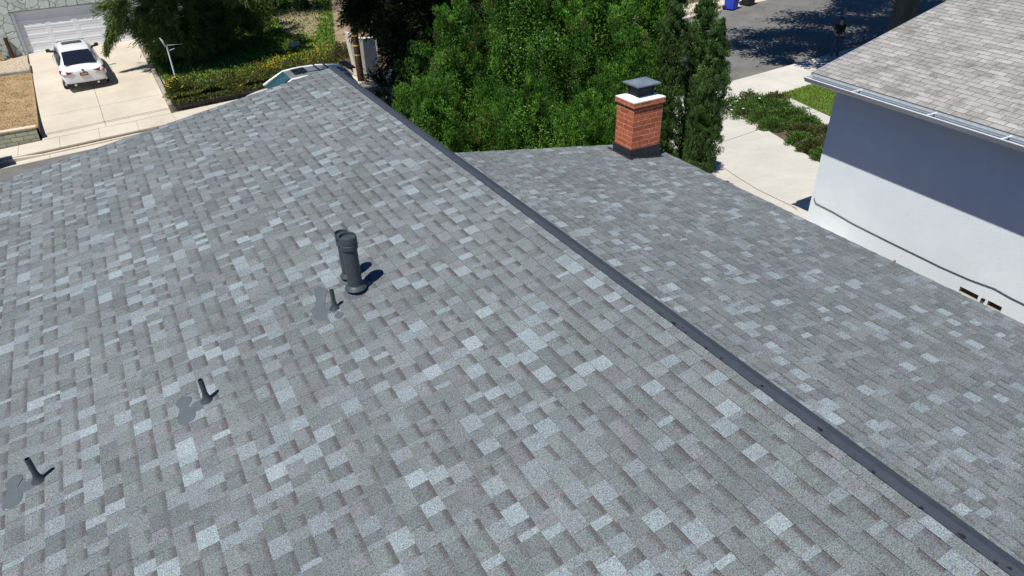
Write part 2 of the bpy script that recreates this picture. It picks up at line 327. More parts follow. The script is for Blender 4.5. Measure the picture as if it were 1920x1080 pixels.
patch('lawn', [(22.75, 18.42), (32, 18.42), (32, 9), (17.6, 9.0)], 14, 10, M['lawn'], .02)

# ------------------------------------------------------------------ shingle builder
def shingles(name, O, U, Sv, N, ncourse, ulen, e, gen, m, parent, hb=.006, jitter=.0015, u_lo=None):
    """laminated shingle courses as real stepped strips. O eave corner, U along the course, Sv up the slope, N outward"""
    O, U, Sv, N = [np.array(a, float) for a in (O, U, Sv, N)]
    V = []; C = []; UV = []; BD = []
    for i in range(ncourse):
        s0, s1 = i*e, (i+1)*e+.006
        for (u0, u1, h, c, band) in gen(i, ulen):
            sj = s0+random.uniform(-jitter, jitter); hh = hb+h
            def pt(u, s, z): return O+U*u+Sv*s+N*z
            top0 = hh; top1 = .0015+h*.6
            q = [pt(u0, sj, top0), pt(u1, sj, top0), pt(u1, s1, top1), pt(u0, s1, top1),
                 pt(u0, sj, 0), pt(u1, sj, 0), pt(u1, sj, top0), pt(u0, sj, top0),
                 pt(u1, sj, 0), pt(u1, s1, 0), pt(u1, s1, top1), pt(u1, sj, top0),
                 pt(u0, s1, 0), pt(u0, sj, 0), pt(u0, sj, top0), pt(u0, s1, top1)]
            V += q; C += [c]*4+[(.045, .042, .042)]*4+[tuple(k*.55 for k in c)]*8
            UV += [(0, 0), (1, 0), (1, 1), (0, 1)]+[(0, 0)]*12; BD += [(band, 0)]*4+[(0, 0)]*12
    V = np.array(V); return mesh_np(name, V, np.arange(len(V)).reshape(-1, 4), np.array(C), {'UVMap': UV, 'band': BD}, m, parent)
MID = [(.158, .175, .177), (.146, .162, .164), (.153, .175, .172), (.172, .191, .192), (.139, .153, .155), (.164, .172, .178)]
LIT = [(.213, .250, .265), (.245, .285, .30), (.200, .230, .242), (.188, .210, .220), (.224, .260, .275), (.194, .220, .232), (.183, .203, .212)]
def lam(i, ulen, light=.27, k0=1.0):
    u = -random.uniform(0, .3); tooth = random.random() < .5; out = []
    while u < ulen:
        wd = random.choice([.05, .07, .09, .11, .13, .15, .165]) if tooth else random.choice([.08, .10, .13, .15, .165, .19])
        u1 = u+wd*k0
        if tooth:
            if random.random() < light*1.7: c = random.choice(LIT); band = 0
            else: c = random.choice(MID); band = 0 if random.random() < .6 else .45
            h = .0032
        else:
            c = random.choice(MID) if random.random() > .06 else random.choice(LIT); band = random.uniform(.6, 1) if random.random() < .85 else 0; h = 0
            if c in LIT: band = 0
        k = random.uniform(.9, 1.1); c = tuple(x*k for x in c)
        a, b = max(0, u), min(ulen, u1)
        if b-a > .012: out.append((a, b, h, c, band))
        u = u1; tooth = not tooth
    return out
def tab3(i, ulen):
    off = (.1525 if i % 2 else 0)+random.uniform(-.004, .004)+ .01*(i//2 % 3); u = -off; out = []
    while u < ulen:
        a, b = max(0, u), min(ulen, u+.294)
        k = random.uniform(.82, 1.14); c = (.345*k, .332*k, .312*k)
        if b-a > .01: out.append((a, b, .003, c, random.uniform(0, .35)))
        a, b = max(0, u+.294), min(ulen, u+.305)
        if b-a > .002: out.append((a, b, -.004, (.11, .10, .09), 1))
        u += .305
    return out
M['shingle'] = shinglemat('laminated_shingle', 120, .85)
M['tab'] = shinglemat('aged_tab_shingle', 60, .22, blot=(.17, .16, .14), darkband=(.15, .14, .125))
M['strip'] = mat('ridge_membrane', S(60, 66, 76)[:3], .75, var=.2, scale=12, bump=.2, bscale=200, spec=.3)
M['fasc'] = mat('grey_fascia', (.22, .22, .23), .6)
M['wallgrey'] = mat('house_stucco', (.30, .31, .33), .9, var=.1, bump=.3, bscale=90)
M['tar'] = mat('tar', (.012, .012, .016), .6)
# ------------------------------------------------------------------ the house under the camera
RX, RZ, SL = 3.53, -3.43, .168
house = empty('house', (RX, 5, -7.05), 0, 'grey shingled low-pitched house filling the foreground, with dark ridge strip and brick chimney', 'house')
def hl(p): return tuple(np.array(p)-np.array((RX, 5, -7.05)))
cs = 1/math.sqrt(1+SL*SL); ss = SL*cs
YF, YR, YB = 12.90, 7.92, -2.6      # far rake, far end of right slope, near end
eL = .143; nL = 50                   # left slope: 50 courses
xl = RX-nL*eL*cs; xr = 6.885; nR = 30; eRr = (xr-RX)/cs/nR
left = shingles('left_roof_slope', hl((xl, YB, RZ-(RX-xl)*SL)), (0, 1, 0), (cs, 0, ss), (-ss, 0, cs), nL, YF-YB, eL, lam, M['shingle'], house)
right = shingles('right_roof_slope', hl((xr, YB, RZ-(xr-RX)*SL)), (0, 1, 0), (-cs, 0, ss), (ss, 0, cs), nR, YR-YB, eRr, lambda i, u: lam(i, u, .22, .82), M['shingle'], house)
# decks, fascia, walls
mb = MB(); q = lambda x, y, z: hl((x, y, z)); zl = lambda x: RZ-abs(x-RX)*SL
def slab(x0, x1, y0, y1, d0, d1, mi=0):
    P = [(x, y, zl(x)-d) for d in (d1, d0) for (x, y) in ((x0, y0), (x1, y0), (x1, y1), (x0, y1))]
    P = [hl(a) for a in P]; k = len(mb.v); mb.v += P
    for f in ((0, 3, 2, 1), (4, 5, 6, 7), (0, 1, 5, 4), (1, 2, 6, 5), (2, 3, 7, 6), (3, 0, 4, 7)): mb.f.append(tuple(k+i for i in f)); mb.mi.append(mi); mb.uv.append(None)
slab(xl+.01, RX, YB+.01, YF-.01, .002, .03); slab(RX, xr-.01, YB+.01, YR-.01, .002, .03)
mb.build('roof_deck', M['fasc'], house)
mb = MB(); slab(xl-.012, xl+.012, YB, YF, .0, .16); slab(xr-.012, xr+.012, YB, YR, .006, .17); slab(xl, RX, YF-.006, YF+.02, .004, .18); slab(RX+.07, xr, YR-.006, YR+.02, .004, .18)
mb.build('fascia', M['fasc'], house)
mb = MB(); g = -7.2
for (a, b, c, d) in ((xl+.5, YB+.4, RX+.02, YF-.45), (RX+.02, YB+.4, xr-.45, YR-.4)):
    for (x0, y0, x1, y1) in ((a, b, c, b), (c, b, c, d), (c, d, a, d), (a, d, a, b)):
        mb.quad([hl((x0, y0, g-1.6)), hl((x1, y1, g-1.6)), hl((x1, y1, zl(x1)-.05)), hl((x0, y0, zl(x0)-.05))])
mb.build('wall', M['wallgrey'], house)
# dark membrane strip folded over the ridge (slightly wavy edge), lying on the shingles
mb = MB(); ys = np.arange(YB, YF+.02, .25); ys[-1] = YF+.015
e1 = [RX-.058+random.uniform(-.0012, .0012) for _ in ys]; e2 = [RX+.070+random.uniform(-.0012, .0012) for _ in ys]
for i in range(len(ys)-1):
    y0, y1 = ys[i], ys[i+1]
    P = lambda x, y, h: hl((x, y, zl(x)+h))
    mb.quad([P(e1[i], y0, .014), P(RX, y0, .02), P(RX, y1, .02), P(e1[i+1], y1, .014)])
    mb.quad([P(RX, y0, .02), P(e2[i], y0, .014), P(e2[i+1], y1, .014), P(RX, y1, .02)])
    mb.quad([P(e1[i], y0, -.01), P(e1[i], y0, .014), P(e1[i+1], y1, .014), P(e1[i+1], y1, -.01)])
    mb.quad([P(e2[i], y0, .014), P(e2[i], y0, -.02), P(e2[i+1], y1, -.02), P(e2[i+1], y1, .014)])
    if y0 > YR-.2: mb.quad([P(e2[i], y0, .014), P(e2[i], y0, -.14), P(e2[i+1], y1, -.14), P(e2[i+1], y1, .014)])
P = lambda x, y, h: hl((x, y, zl(x)+h))
mb.quad([P(e1[-1], ys[-1], .014), P(RX, ys[-1], .02), P(e2[-1], ys[-1], .014), P(e2[-1], ys[-1], -.15), P(e1[-1], ys[-1], -.15)])
for y in (3.62, 3.45, 3.30, 3.06, 2.9, 2.5, 1.98, 1.55, 1.22, .98, .78, .72, 3.36):       # black adhesive smears along the left edge of the strip
    cx = RX-.05+random.uniform(-.008, .02); n = 9; ph = random.uniform(0, 6)
    rr = random.uniform(.008, .016)
    ring = [(cx+rr*(1+.4*sin(3*t+ph))*cos(t)*.8, y+rr*1.3*(1+.3*cos(2*t+ph))*sin(t)) for t in [2*pi*k/n for k in range(n)]]
    mb.quad([hl((a, b, zl(a)+.0205)) for a, b in ring], 1)
mb.build('ridge_strip', [M['strip'], M['tar']], house)

# ------------------------------------------------------------------ roof vents
M['pipe'] = mat('painted_vent_pipe', S(66, 73, 78)[:3], .5, var=.2, scale=20, spec=.45)
M['seal'] = mat('grey_sealant', S(90, 97, 102)[:3], .9, var=.12, scale=14, bump=.15)
M['hole'] = mat('black_inside', (.006, .006, .006), .9)
def on(x, y, h=0): return Vector(hl((x, y, zl(x)+h)))
def blob(mb, pts, h=.013, mi=0, edge=.006):
    """flat trowelled patch with a soft raised middle"""
    c = (sum(p[0] for p in pts)/len(pts), sum(p[1] for p in pts)/len(pts)); n = len(pts)
    inn = [((p[0]-c[0])*.82+c[0], (p[1]-c[1])*.82+c[1]) for p in pts]
    for i in range(n):
        j = (i+1) % n
        mb.quad([on(*pts[i], .001), on(*pts[j], .001), on(*inn[j], h), on(*inn[i], h)], mi)
    mb.quad([on(*p, h) for p in inn], mi)
def smooth_poly(pts, n=6):
    out = []; k = len(pts)
    for i in range(k):
        p0, p1, p2, p3 = [pts[(i+j-1) % k] for j in range(4)]
        for a in range(n):
            t = a/n; out.append(tuple(.5*((2*p1[d])+(-p0[d]+p2[d])*t+(2*p0[d]-5*p1[d]+4*p2[d]-p3[d])*t*t+(-p0[d]+3*p1[d]-3*p2[d]+p3[d])*t**3) for d in (0, 1)))
    return out
def big_vent(x, y, r, h, label):
    mb = MB(); b = on(x, y)
    mb.lathe([(r, -.05), (r, h-.12)], (b.x, b.y, b.z), 28)
    o = mb.build('vent_pipe', M['pipe'], house, smooth=True); o['label'] = label
    mb = MB(); R = r*1.17
    mb.lathe([(r+.001, h-.135), (R, h-.13), (R, h-.085), (R*.97, h-.082), (R*.97, h-.074), (R, h-.071), (R, h-.004), (R*.985, h), (R*.9, h), (R*.88, h-.02), (R*.87, h-.028), (0.001, h-.022)], (b.x, b.y, b.z), 28)
    c = mb.build('vent_cap', M['pipe'], o, smooth=True, ang=35)
    mb = MB(); mb.lathe([(r+.001, .100), (r*1.12, .092), (r*1.42, .070), (r*1.5, .060), (r*1.46, .055), (r+.002, .062)], (b.x, b.y, b.z), 28)
    mb.build('storm_collar', M['pipe'], o, smooth=True, ang=50)
    mb = MB(); pts = [(x+cos(a)*r*1.9, y+sin(a)*r*2.0) for a in np.linspace(0, 2*pi, 24, endpoint=False)]
    blob(mb, pts, .010); mb.lathe([(r*1.45, .0), (r*1.15, .03)], (b.x, b.y, b.z), 24); mb.build('base_flashing', M['seal'], o, smooth=True)
    return o
big_vent(1.50, 5.87, .073, .64, 'tall thick grey vent pipe with a ribbed cap, nearer of the pair')
big_vent(1.51, 6.12, .058, .56, 'slimmer capped vent pipe standing behind the thick one')
def small_vent(x, y, h, r, arm, label, lean=0):
    mb = MB(); b = on(x, y)
    prof = [(r*2.6, .0), (r*2.3, .012), (r*1.7, .03), (r*1.3, .05), (r*1.12, .075), (r, .09), (r, h), (r*.78, h), (r*.76, h-.05), (.0005, h-.05)]
    mb.lathe(prof[:8], (b.x, b.y, b.z), 18); mb.lathe(prof[7:], (b.x, b.y, b.z), 18, 1)
    o = mb.build('vent_pipe', [M['pipe'], M['hole']], house, smooth=True, ang=50); o['label'] = label
    mb = MB(); [blob(mb, smooth_poly(a), .007+.0025*k) for k, a in enumerate(arm)]
    mb.build('sealant_patch', M['seal'], o, smooth=True)
arm1 = [[(-.09, 5.36), (-.07, 5.27), (-.18, 5.22), (-.28, 5.25), (-.30, 5.33), (-.2, 5.36)], [(-.20, 5.45), (-.28, 5.52), (-.35, 5.46), (-.33, 5.36), (-.36, 5.26), (-.36, 5.15), (-.30, 5.09), (-.22, 5.12), (-.20, 5.22), (-.24, 5.33)]]
small_vent(-.095, 5.305, .235, .022, arm1, 'short open vent pipe in the middle of the left slope')
arm2 = [[(x-1.36, y+.01) for x, y in a] for a in arm1]
small_vent(-1.45, 5.31, .245, .022, arm2, 'short open vent pipe near the left edge of the picture')
arm3 = [[(1.24, 5.80), (1.25, 5.70), (1.17, 5.68), (1.10, 5.76), (1.14, 5.84)], [(1.22, 6.26), (1.28, 6.14), (1.23, 6.0), (1.17, 5.86), (1.15, 5.74), (1.13, 5.62), (1.04, 5.64), (1.00, 5.80), (1.02, 5.90), (1.10, 5.96), (1.14, 6.12), (1.16, 6.26)], [(1.28, 5.62), (1.22, 5.56), (1.18, 5.63), (1.24, 5.70)]]
small_vent(1.235, 5.765, .215, .021, arm3, 'short open vent pipe beside the two tall capped pipes')
small_vent(-1.62, 3.98, .2, .03, [], 'vent pipe just entering the bottom edge of the picture')

# ------------------------------------------------------------------ chimney (part of the house)
M['brick'] = brickmat('red_brick', S(192, 106, 74), S(166, 86, 58), S(200, 150, 118), .208, .074, .006, 'x')
M['crown'] = mat('white_mortar_crown', (.82, .81, .79), .8, var=.06, scale=12); overlay(M['brick'], (.22, .13, .10), 4, (.58, .8), .45, seed=6); overlay(M['brick'], (.55, .42, .34), 9, (.66, .8), .5, seed=11)
M['cflash'] = mat('black_flashing', S(46, 50, 54)[:3], .55, var=.1, scale=15)
M['galv'] = mat('weathered_sheet_metal', (.33, .40, .45), .45, metal=.55, var=.3, scale=9, spec=.5)
M['mesh'] = mat('dark_spark_screen', (.02, .022, .026), .6)
cx0, cx1, cy0, cy1 = 6.10, 6.62, 7.32, 7.70
cz = zl(6.1)
mb = MB()
def uvbox(mb, x0, y0, z0, x1, y1, z1, mi=0):
    P = lambda *a: hl(a); w_, d_ = x1-x0, y1-y0
    sd = [((x0, y0), (x1, y0), 0, w_), ((x1, y0), (x1, y1), w_, w_+d_), ((x1, y1), (x0, y1), w_+d_, 2*w_+d_), ((x0, y1), (x0, y0), -d_, 0)]
    for a, b, u0, u1 in sd: mb.quad([P(*a, z0), P(*b, z0), P(*b, z1), P(*a, z1)], mi, [(u0, z0), (u1, z0), (u1, z1), (u0, z1)])
    mb.quad([P(x0, y0, z1), P(x1, y0, z1), P(x1, y1, z1), P(x0, y1, z1)], mi, [(0, 0), (w_, 0), (w_, d_), (0, d_)])
uvbox(mb, cx0, cy0, -4.15, cx1, cy1, -3.13)
chim = mb.build('chimney', M['brick'], house); chim['label'] = 'red brick chimney with white crown at the far corner of the right slope'
mb = MB(); uvbox(mb, cx0-.022, cy0-.022, -3.13, cx1+.022, cy1+.022, -3.062); mb.build('cap_course', M['brick'], chim)
mb = MB(); t, bz = -3.02, -3.064
O4 = [(cx0-.02, cy0-.02), (cx1+.02, cy0-.02), (cx1+.02, cy1+.02), (cx0-.02, cy1+.02)]; I4 = [(cx0+.1, cy0+.09), (cx1-.1, cy0+.09), (cx1-.1, cy1-.09), (cx0+.1, cy1-.09)]
for i in range(4):
    j = (i+1) % 4
    mb.quad([hl((*O4[i], bz+.003)), hl((*O4[j], bz+.003)), hl((*O4[j], bz+.016)), hl((*O4[i], bz+.016))]); mb.quad([hl((*O4[i], bz+.016)), hl((*O4[j], bz+.016)), hl((*I4[j], t)), hl((*I4[i], t))])
mb.quad([hl((*a, t)) for a in I4]); mb.build('crown', M['crown'], chim)
mb = MB(); f = .016
for (x0, y0, x1, y1) in ((cx0-f, cy0-f, cx1+f, cy0+.004), (cx0-f, cy1-.004, cx1+f, cy1+f), (cx0-f, cy0+.004, cx0+.004, cy1-.004), (cx1-.004, cy0+.004, cx1+f, cy1-.004)):
    pts = [(x0, y0), (x1, y0), (x1, y1), (x0, y1)]
    lo_ = [hl((a, b, zl(a)-.03)) for a, b in pts]; hi_ = [hl((a, b, -3.735-(a-cx0)*.02)) for a, b in pts]
    for i in range(4): mb.quad([lo_[i], lo_[(i+1) % 4], hi_[(i+1) % 4], hi_[i]])
    mb.quad(hi_)
def flat_pl(mb, x0, y0, x1, y1, h): mb.quad([hl((x0, y0, zl(x0)+h)), hl((x1, y0, zl(x1)+h)), hl((x1, y1, zl(x1)+h)), hl((x0, y1, zl(x0)+h))])
flat_pl(mb, cx0-.06, cy0-.10, cx0-.016, cy1+.10, .014); flat_pl(mb, cx0-.06, cy0-.045, cx1+.08, cy0-.016, .017); flat_pl(mb, cx1+.016, cy0-.04, cx1+.06, cy1+.06, .015)
mb.build('base_flashing', M['cflash'], chim)
mb = MB()
for (x0, y0, x1, y1) in ((cx0+.12, cy0+.10, cx1-.12, cy0+.105), (cx0+.12, cy1-.105, cx1-.12, cy1-.10), (cx0+.12, cy0+.105, cx0+.125, cy1-.105), (cx1-.125, cy0+.105, cx1-.12, cy1-.105)):
    mb.box(*hl((x0, y0, -3.03)), *hl((x1, y1, -2.86)))
for x in (cx0+.11, cx1-.13):
    for y in (cy0+.09, cy1-.11): mb.box(*hl((x, y, -3.03)), *hl((x+.02, y+.02, -2.85)))
mb.build('spark_screen', M['mesh'], chim)
mb = MB(); z0 = -2.85; cxm, cym = (cx0+cx1)/2, (cy0+cy1)/2; hx, hy = .205, .17
cor = [(cxm-hx, cym-hy), (cxm+hx, cym-hy), (cxm+hx, cym+hy), (cxm-hx, cym+hy)]
for i in range(4):
    a, b = cor[i], cor[(i+1) % 4]
    mb.quad([hl((*a, z0)), hl((*b, z0)), hl((cxm, cym, z0+.045))]); mb.quad([hl((*a, z0-.018)), hl((*b, z0-.018)), hl((*b, z0)), hl((*a, z0))])
mb.build('rain_cap', M['galv'], chim)

# ------------------------------------------------------------------ the neighbour's house on the right
NO = Vector((11.345, 8.57, 0)); NA = -radians(2.83)
nh = empty('house', NO, NA, 'white stucco house with weathered pale shingle roof and white gutter, on the right', 'house')
EZ, NS = -3.745, .268; c2 = 1/math.sqrt(1+NS*NS); s2 = NS*c2
M['white'] = mat('white_stucco', (.84, .90, .93), .9, col2=(.76, .83, .87), scale=.9, bump=.25, bscale=70, detail=8)
overlay(M['white'], (.62, .66, .68), 1.1, (.60, .85), .4, seed=7); overlay(M['white'], (.70, .74, .76), 7, (.55, .75), .35, seed=8)
M['gutter'] = mat('white_gutter', (.78, .79, .82), .35, var=.05, scale=6, spec=.5)
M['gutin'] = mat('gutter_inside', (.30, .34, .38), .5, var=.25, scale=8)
M['flashg'] = mat('drip_edge_metal', (.45, .5, .52), .45, var=.3, scale=14)
M['rust'] = mat('rusty_brown', (.22, .12, .08), .8, var=.3, scale=20)
M['tan'] = mat('vent_board', (.42, .37, .27), .85, var=.2)
M['cable'] = mat('grey_cable', (.09, .10, .12), .6)
ncN = 52
shingles('left_roof_slope', (0, -11, EZ), (0, 1, 0), (c2, 0, s2), (-s2, 0, c2), ncN, 11, .127, tab3, M['tab'], nh, hb=.005, jitter=.001)
# far slope of the gable, out of view from here
xrg = ncN*.127*c2; zrg = EZ+xrg*NS
mb = MB()
mb.quad([(xrg, -11, zrg+.005), (2*xrg, -11, EZ), (2*xrg, 0, EZ), (xrg, 0, zrg+.005)]); mb.build('right_roof_slope', M['tab'], nh)
mb = MB()
for s_ in (0,):
    mb.quad([(.0, -11, EZ-.004), (xrg, -11, zrg-.004), (xrg, 0, zrg-.004), (.0, 0, EZ-.004)][::-1]); mb.quad([(.0, -11, EZ-.03), (xrg, -11, zrg-.03), (xrg, 0, zrg-.03), (.0, 0, EZ-.03)])
mb.quad([(0, 0, EZ-.03), (0, -11, EZ-.03), (0, -11, EZ-.004), (0, 0, EZ-.004)])
mb.build('roof_deck', M['fasc'], nh)
mb = MB(); mb.quad([(-.01, .012, EZ-.16), (xrg, .012, zrg-.16), (xrg, .012, zrg+.002), (-.01, .012, EZ+.002)]); mb.quad([(xrg, .012, zrg-.16), (2*xrg, .012, EZ-.16), (2*xrg, .012, EZ), (xrg, .012, zrg)])
mb.quad([(-.01, -.012, EZ-.16), (xrg, -.012, zrg-.16), (xrg, .012, zrg-.16), (-.01, .012, EZ-.16)])
mb.box(.0, -11, EZ-.2, .025, -.012, EZ-.031); mb.build('fascia', M['gutter'], nh)
mb = MB(); WT, WB = EZ-.08, -8.0; W1 = 2*xrg-.45; wy = -.29
mb.quad([(W1, wy, WB), (.42, wy, WB), (.42, wy, WT+.1), (xrg, wy, zrg-.05), (W1, wy, WT+.1)])
mb.quad([(.42, -10.7, WB), (W1, -10.7, WB), (W1, -10.7, WT+.1), (xrg, -10.7, zrg-.05), (.42, -10.7, WT+.1)]); mb.quad([(W1, -10.7, WB), (W1, wy, WB), (W1, wy, WT+.1), (W1, -10.7, WT+.1)])
# side wall as cells so that the two crawl-space openings are real holes
ycut = [wy, -3.645, -3.975, -4.14, -4.375, -10.7]; za, zb_ = -6.690, -6.583; X = .42; zc = [WB, za, zb_, WT+.1]
for i in range(5):
    for j in range(3):
        if not (j == 1 and i in (1, 3)): mb.quad([(X, ycut[i], zc[j]), (X, ycut[i+1], zc[j]), (X, ycut[i+1], zc[j+1]), (X, ycut[i], zc[j+1])])
wall = mb.build('wall', M['white'], nh, merge=True)
for k in (1, 3):
    mb = MB(); y0, y1 = ycut[k], ycut[k+1]; D = .14
    mb.quad([(X, y0, za), (X, y1, za), (X+D, y1, za), (X+D, y0, za)]); mb.quad([(X, y0, zb_), (X+D, y0, zb_), (X+D, y1, zb_), (X, y1, zb_)])
    mb.quad([(X, y0, za), (X+D, y0, za), (X+D, y0, zb_), (X, y0, zb_)]); mb.quad([(X, y1, za), (X, y1, zb_), (X+D, y1, zb_), (X+D, y1, za)])
    mb.quad([(X+D, y0, za), (X+D, y1, za), (X+D, y1, zb_), (X+D, y0, zb_)])
    mb.build('crawl_vent', M['tan'], nh, merge=True)
mb = MB(); mb.box(.385, -4.098, -6.625, .42, -4.042, -6.59); mb.build('wall_outlet', M['hole'], nh)
mb = MB(); mb.tube([(.42, -2.40, -6.72), (.36, -2.41, -6.72), (.33, -2.41, -6.76), (.33, -2.41, -6.80)], .022, 10); mb.build('hose_tap', M['rust'], nh, smooth=True)
mb = MB(); cp = [(-.36, -6.27), (-.43, -6.361), (-.84, -6.366), (-1.37, -6.405), (-2.23, -6.411), (-2.975, -6.409), (-3.223, -6.411), (-3.763, -6.385), (-4.159, -6.335), (-4.43, -6.357), (-4.643, -6.358), (-6, -6.4), (-10.6, -6.4)]
mb.tube([(.412, a, b) for a, b in cp], .009, 6); mb.build('cable', M['cable'], nh, smooth=True)
# gutter: U profile with lip and straps
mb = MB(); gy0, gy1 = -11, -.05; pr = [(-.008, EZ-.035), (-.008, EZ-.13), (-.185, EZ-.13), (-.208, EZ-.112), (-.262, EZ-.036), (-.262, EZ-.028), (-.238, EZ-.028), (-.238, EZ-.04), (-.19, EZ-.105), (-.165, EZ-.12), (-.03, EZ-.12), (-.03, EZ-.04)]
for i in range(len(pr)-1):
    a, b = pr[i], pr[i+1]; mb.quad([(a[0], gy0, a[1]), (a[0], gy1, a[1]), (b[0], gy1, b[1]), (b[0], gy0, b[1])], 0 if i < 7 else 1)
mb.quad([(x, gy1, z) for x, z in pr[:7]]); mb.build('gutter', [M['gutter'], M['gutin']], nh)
for y in (-1.12, -2.55, -3.75, -5.0, -6.2):
    mb = MB(); mb.box(-.238, y-.012, EZ-.036, -.03, y+.012, EZ-.026); mb.box(-.036, y-.016, EZ-.05, -.004, y+.016, EZ-.0255); mb.build('gutter_strap', M['gutter'], nh)
mb = MB(); mb.quad([(-.012, -11, EZ-.06), (-.012, -.03, EZ-.06), (.0, -.03, EZ-.012), (.0, -11, EZ-.012)]); mb.quad([(-.035, -11, EZ-.075), (-.035, -.03, EZ-.075), (-.012, -.03, EZ-.06), (-.012, -11, EZ-.06)]); mb.build('drip_edge', M['flashg'], nh)

# ------------------------------------------------------------------ foliage builders
M['leaf'] = leafmat('foliage_leaf'); M['needle'] = leafmat('needle_leaf', .6, .25)
M['bark'] = mat('bark', (.13, .09, .06), .95, col2=(.06, .04, .028), scale=6, bump=1, bscale=12, stretch=(1, 1, .25))
M['barkg'] = mat('grey_bark', (.16, .14, .12), .95, col2=(.08, .07, .06), scale=5, bump=1, bscale=10, stretch=(1, 1, .2))
def trunk(name, pts, r, parent, m='bark', branches=()):
    mb = MB(); mb.tube(pts, r, 12)
    for bp, br in branches: mb.tube(bp, br, 7)
    return mb.build(name, M[m], parent, smooth=True)
GRN = [(.035, .095, .012), (.055, .13, .018), (.075, .155, .025), (.10, .17, .03), (.11, .085, .035)]
def lobes_leaves(LB, per, size, cols, wts, upb=.8, spread=.45, asp=.4):
    """sprays of scale leaves on the outer shell of many ellipsoid lobes; LB = list of (centre, rx, rz)"""
    P = []; D = []
    for (c, rx, rz) in LB:
        n = max(20, int(per*rx*(rx+rz)/.5)); d = rsphere(n); d[:, 2] = d[:, 2]*.9+.15; d = nrm(d)
        ph = RS.uniform(0, 6.28, 3); bump = 1+.10*np.sin(d[:, 0]*9+ph[0])*np.sin(d[:, 1]*9+ph[1])+.08*np.sin(d[:, 2]*13+ph[2])
        rad = RS.uniform(.62, 1.02, n)**.5*bump
        pos = np.array(c)+d*np.array([rx, rx, rz])*rad[:, None]
        P.append(pos); D.append(d*.55+np.array([0, 0, upb])+RS.normal(size=(n, 3))*spread)
    P = np.concatenate(P); D = np.concatenate(D); n = len(P)
    return P, D, size*RS.uniform(.6, 1.3, n), size*asp*RS.uniform(.7, 1.3, n), pick(n, cols, wts)
def conifer(name, x, y, zb, h, R, nl, label, cat, per=900, size=.075, cols=None, wts=(3, 4, 3, 1.5, .5), group=None, column=False, top=.35, lob=(.28, .55), upb=.8, sub=26, dens=55):
    """trunk plus plumes; each plume is a cluster of small leafy knobs so the crown has clumps and deep gaps"""
    t = empty(name, (x, y, zb), 0, label, cat, group)
    trunk('trunk', [(0, 0, -.3), (0, 0, h*.5), (0, 0, h*.85)], [.16, .1, .03], t)
    P = []; D = []; C = []; NO_ = []
    cols = cols or GRN
    for k in range(nl):
        f = (k+.5)/nl; z = h*(.05+.88*f)
        prof = (min(1, .6+f*1.4) if not column else min(1, .65+f*2.5))*(1 if f < 1-top else max(.15, (1-f)/top)**.8)
        a = k*2.399+random.uniform(-.5, .5); rr = R*prof*(random.uniform(.45, 1.3) if not column else random.uniform(.5, .95))
        r = random.uniform(*lob)*(.6+.5*prof); rz = r*random.uniform(1.5, 2.3)
        c0 = np.array((cos(a)*rr, sin(a)*rr, z)); tone = random.uniform(.72, 1.2)
        d = rsphere(sub); d[:, 2] = d[:, 2]*.9+.1; d = nrm(d)
        kc = c0+d*np.array([r, r, rz])*RS.uniform(.75, 1.1, (sub, 1))*np.where(d[:, 2:3] > .5, 1.08, 1)
        kr = r*RS.uniform(.24, .46, sub); tn = tone*RS.uniform(.7, 1.25, sub)
        e = rsphere(sub*dens); idx = np.repeat(np.arange(sub), dens)
        P.append(kc[idx]+e*kr[idx][:, None]*np.array([1, 1, 1.35])*RS.uniform(.5, 1, (sub*dens, 1))**.5)
        D.append(e*.25+d[idx]*.3+np.array([0, 0, upb])+RS.normal(size=(sub*dens, 3))*.35); NO_.append(e*.75+d[idx]*.6)
        kcol = pick(sub, cols, wts, .12); C.append(kcol[idx]*tn[idx][:, None]*RS.uniform(.86, 1.14, (sub*dens, 1)))
    P = np.concatenate(P); D = np.concatenate(D); C = np.concatenate(C); n = len(P)
    m2 = int(n*(.55 if not column else .10)); f = RS.uniform(.05, .92, m2); a = RS.uniform(0, 6.28, m2); rr = R*.75*np.sqrt(RS.uniform(0, 1, m2))*np.clip((1-f)/top, .2, 1)
    P2 = np.stack([np.cos(a)*rr, np.sin(a)*rr, f*h], 1)
    leaves('crown', np.concatenate([P, P2]), np.concatenate([D, rsphere(m2)]), np.concatenate([size*RS.uniform(.6, 1.3, n), np.full(m2, size*1.35)]), np.concatenate([size*.32*RS.uniform(.7, 1.3, n), np.full(m2, size*.5)]), np.clip(np.concatenate([C, pick(m2, cols, wts)]), 0, 1), M['leaf'], t, np.concatenate(NO_+[rsphere(m2)]))
    return t
JC = [(.035, .10, .014), (.065, .17, .020), (.105, .24, .028), (.15, .30, .038), (.15, .13, .04), (.20, .15, .05)]
JW = (3, 4, 3.4, 1.6, .35, .1)
TG = 'bushy bright green junipers behind the right roof slope'
jun = [(5.95, 13.9, .72, 4.1, 22, 'leftmost and lowest of the bright green junipers, beside the dark ridge strip'),
       (7.1, 15.0, 1.15, 5.7, 32, 'tall bright green juniper second from the left behind the right slope'),
       (8.7, 14.6, 1.3, 6.8, 32, 'tall bright green juniper in the middle of the row behind the right slope'),
       (7.7, 12.7, 1.0, 3.6, 20, 'lower bright green juniper close behind the far edge of the right slope'),
       (10.2, 14.4, 1.3, 7.0, 32, 'tall green juniper left of the chimney, far right of the bright row'),
       (9.4, 12.4, .9, 3.3, 22, 'low green juniper directly left of the brick chimney'),
       (11.5, 14.9, 1.1, 6.8, 28, 'tall green juniper behind the chimney, next to the dark cypresses'),
       (11.9, 13.7, .6, 7.2, 26, 'narrow green juniper filling the gap between the cypresses and the wide junipers'),
       (10.5, 12.7, .5, 4.4, 16, 'small bright juniper directly right of the chimney cap')]
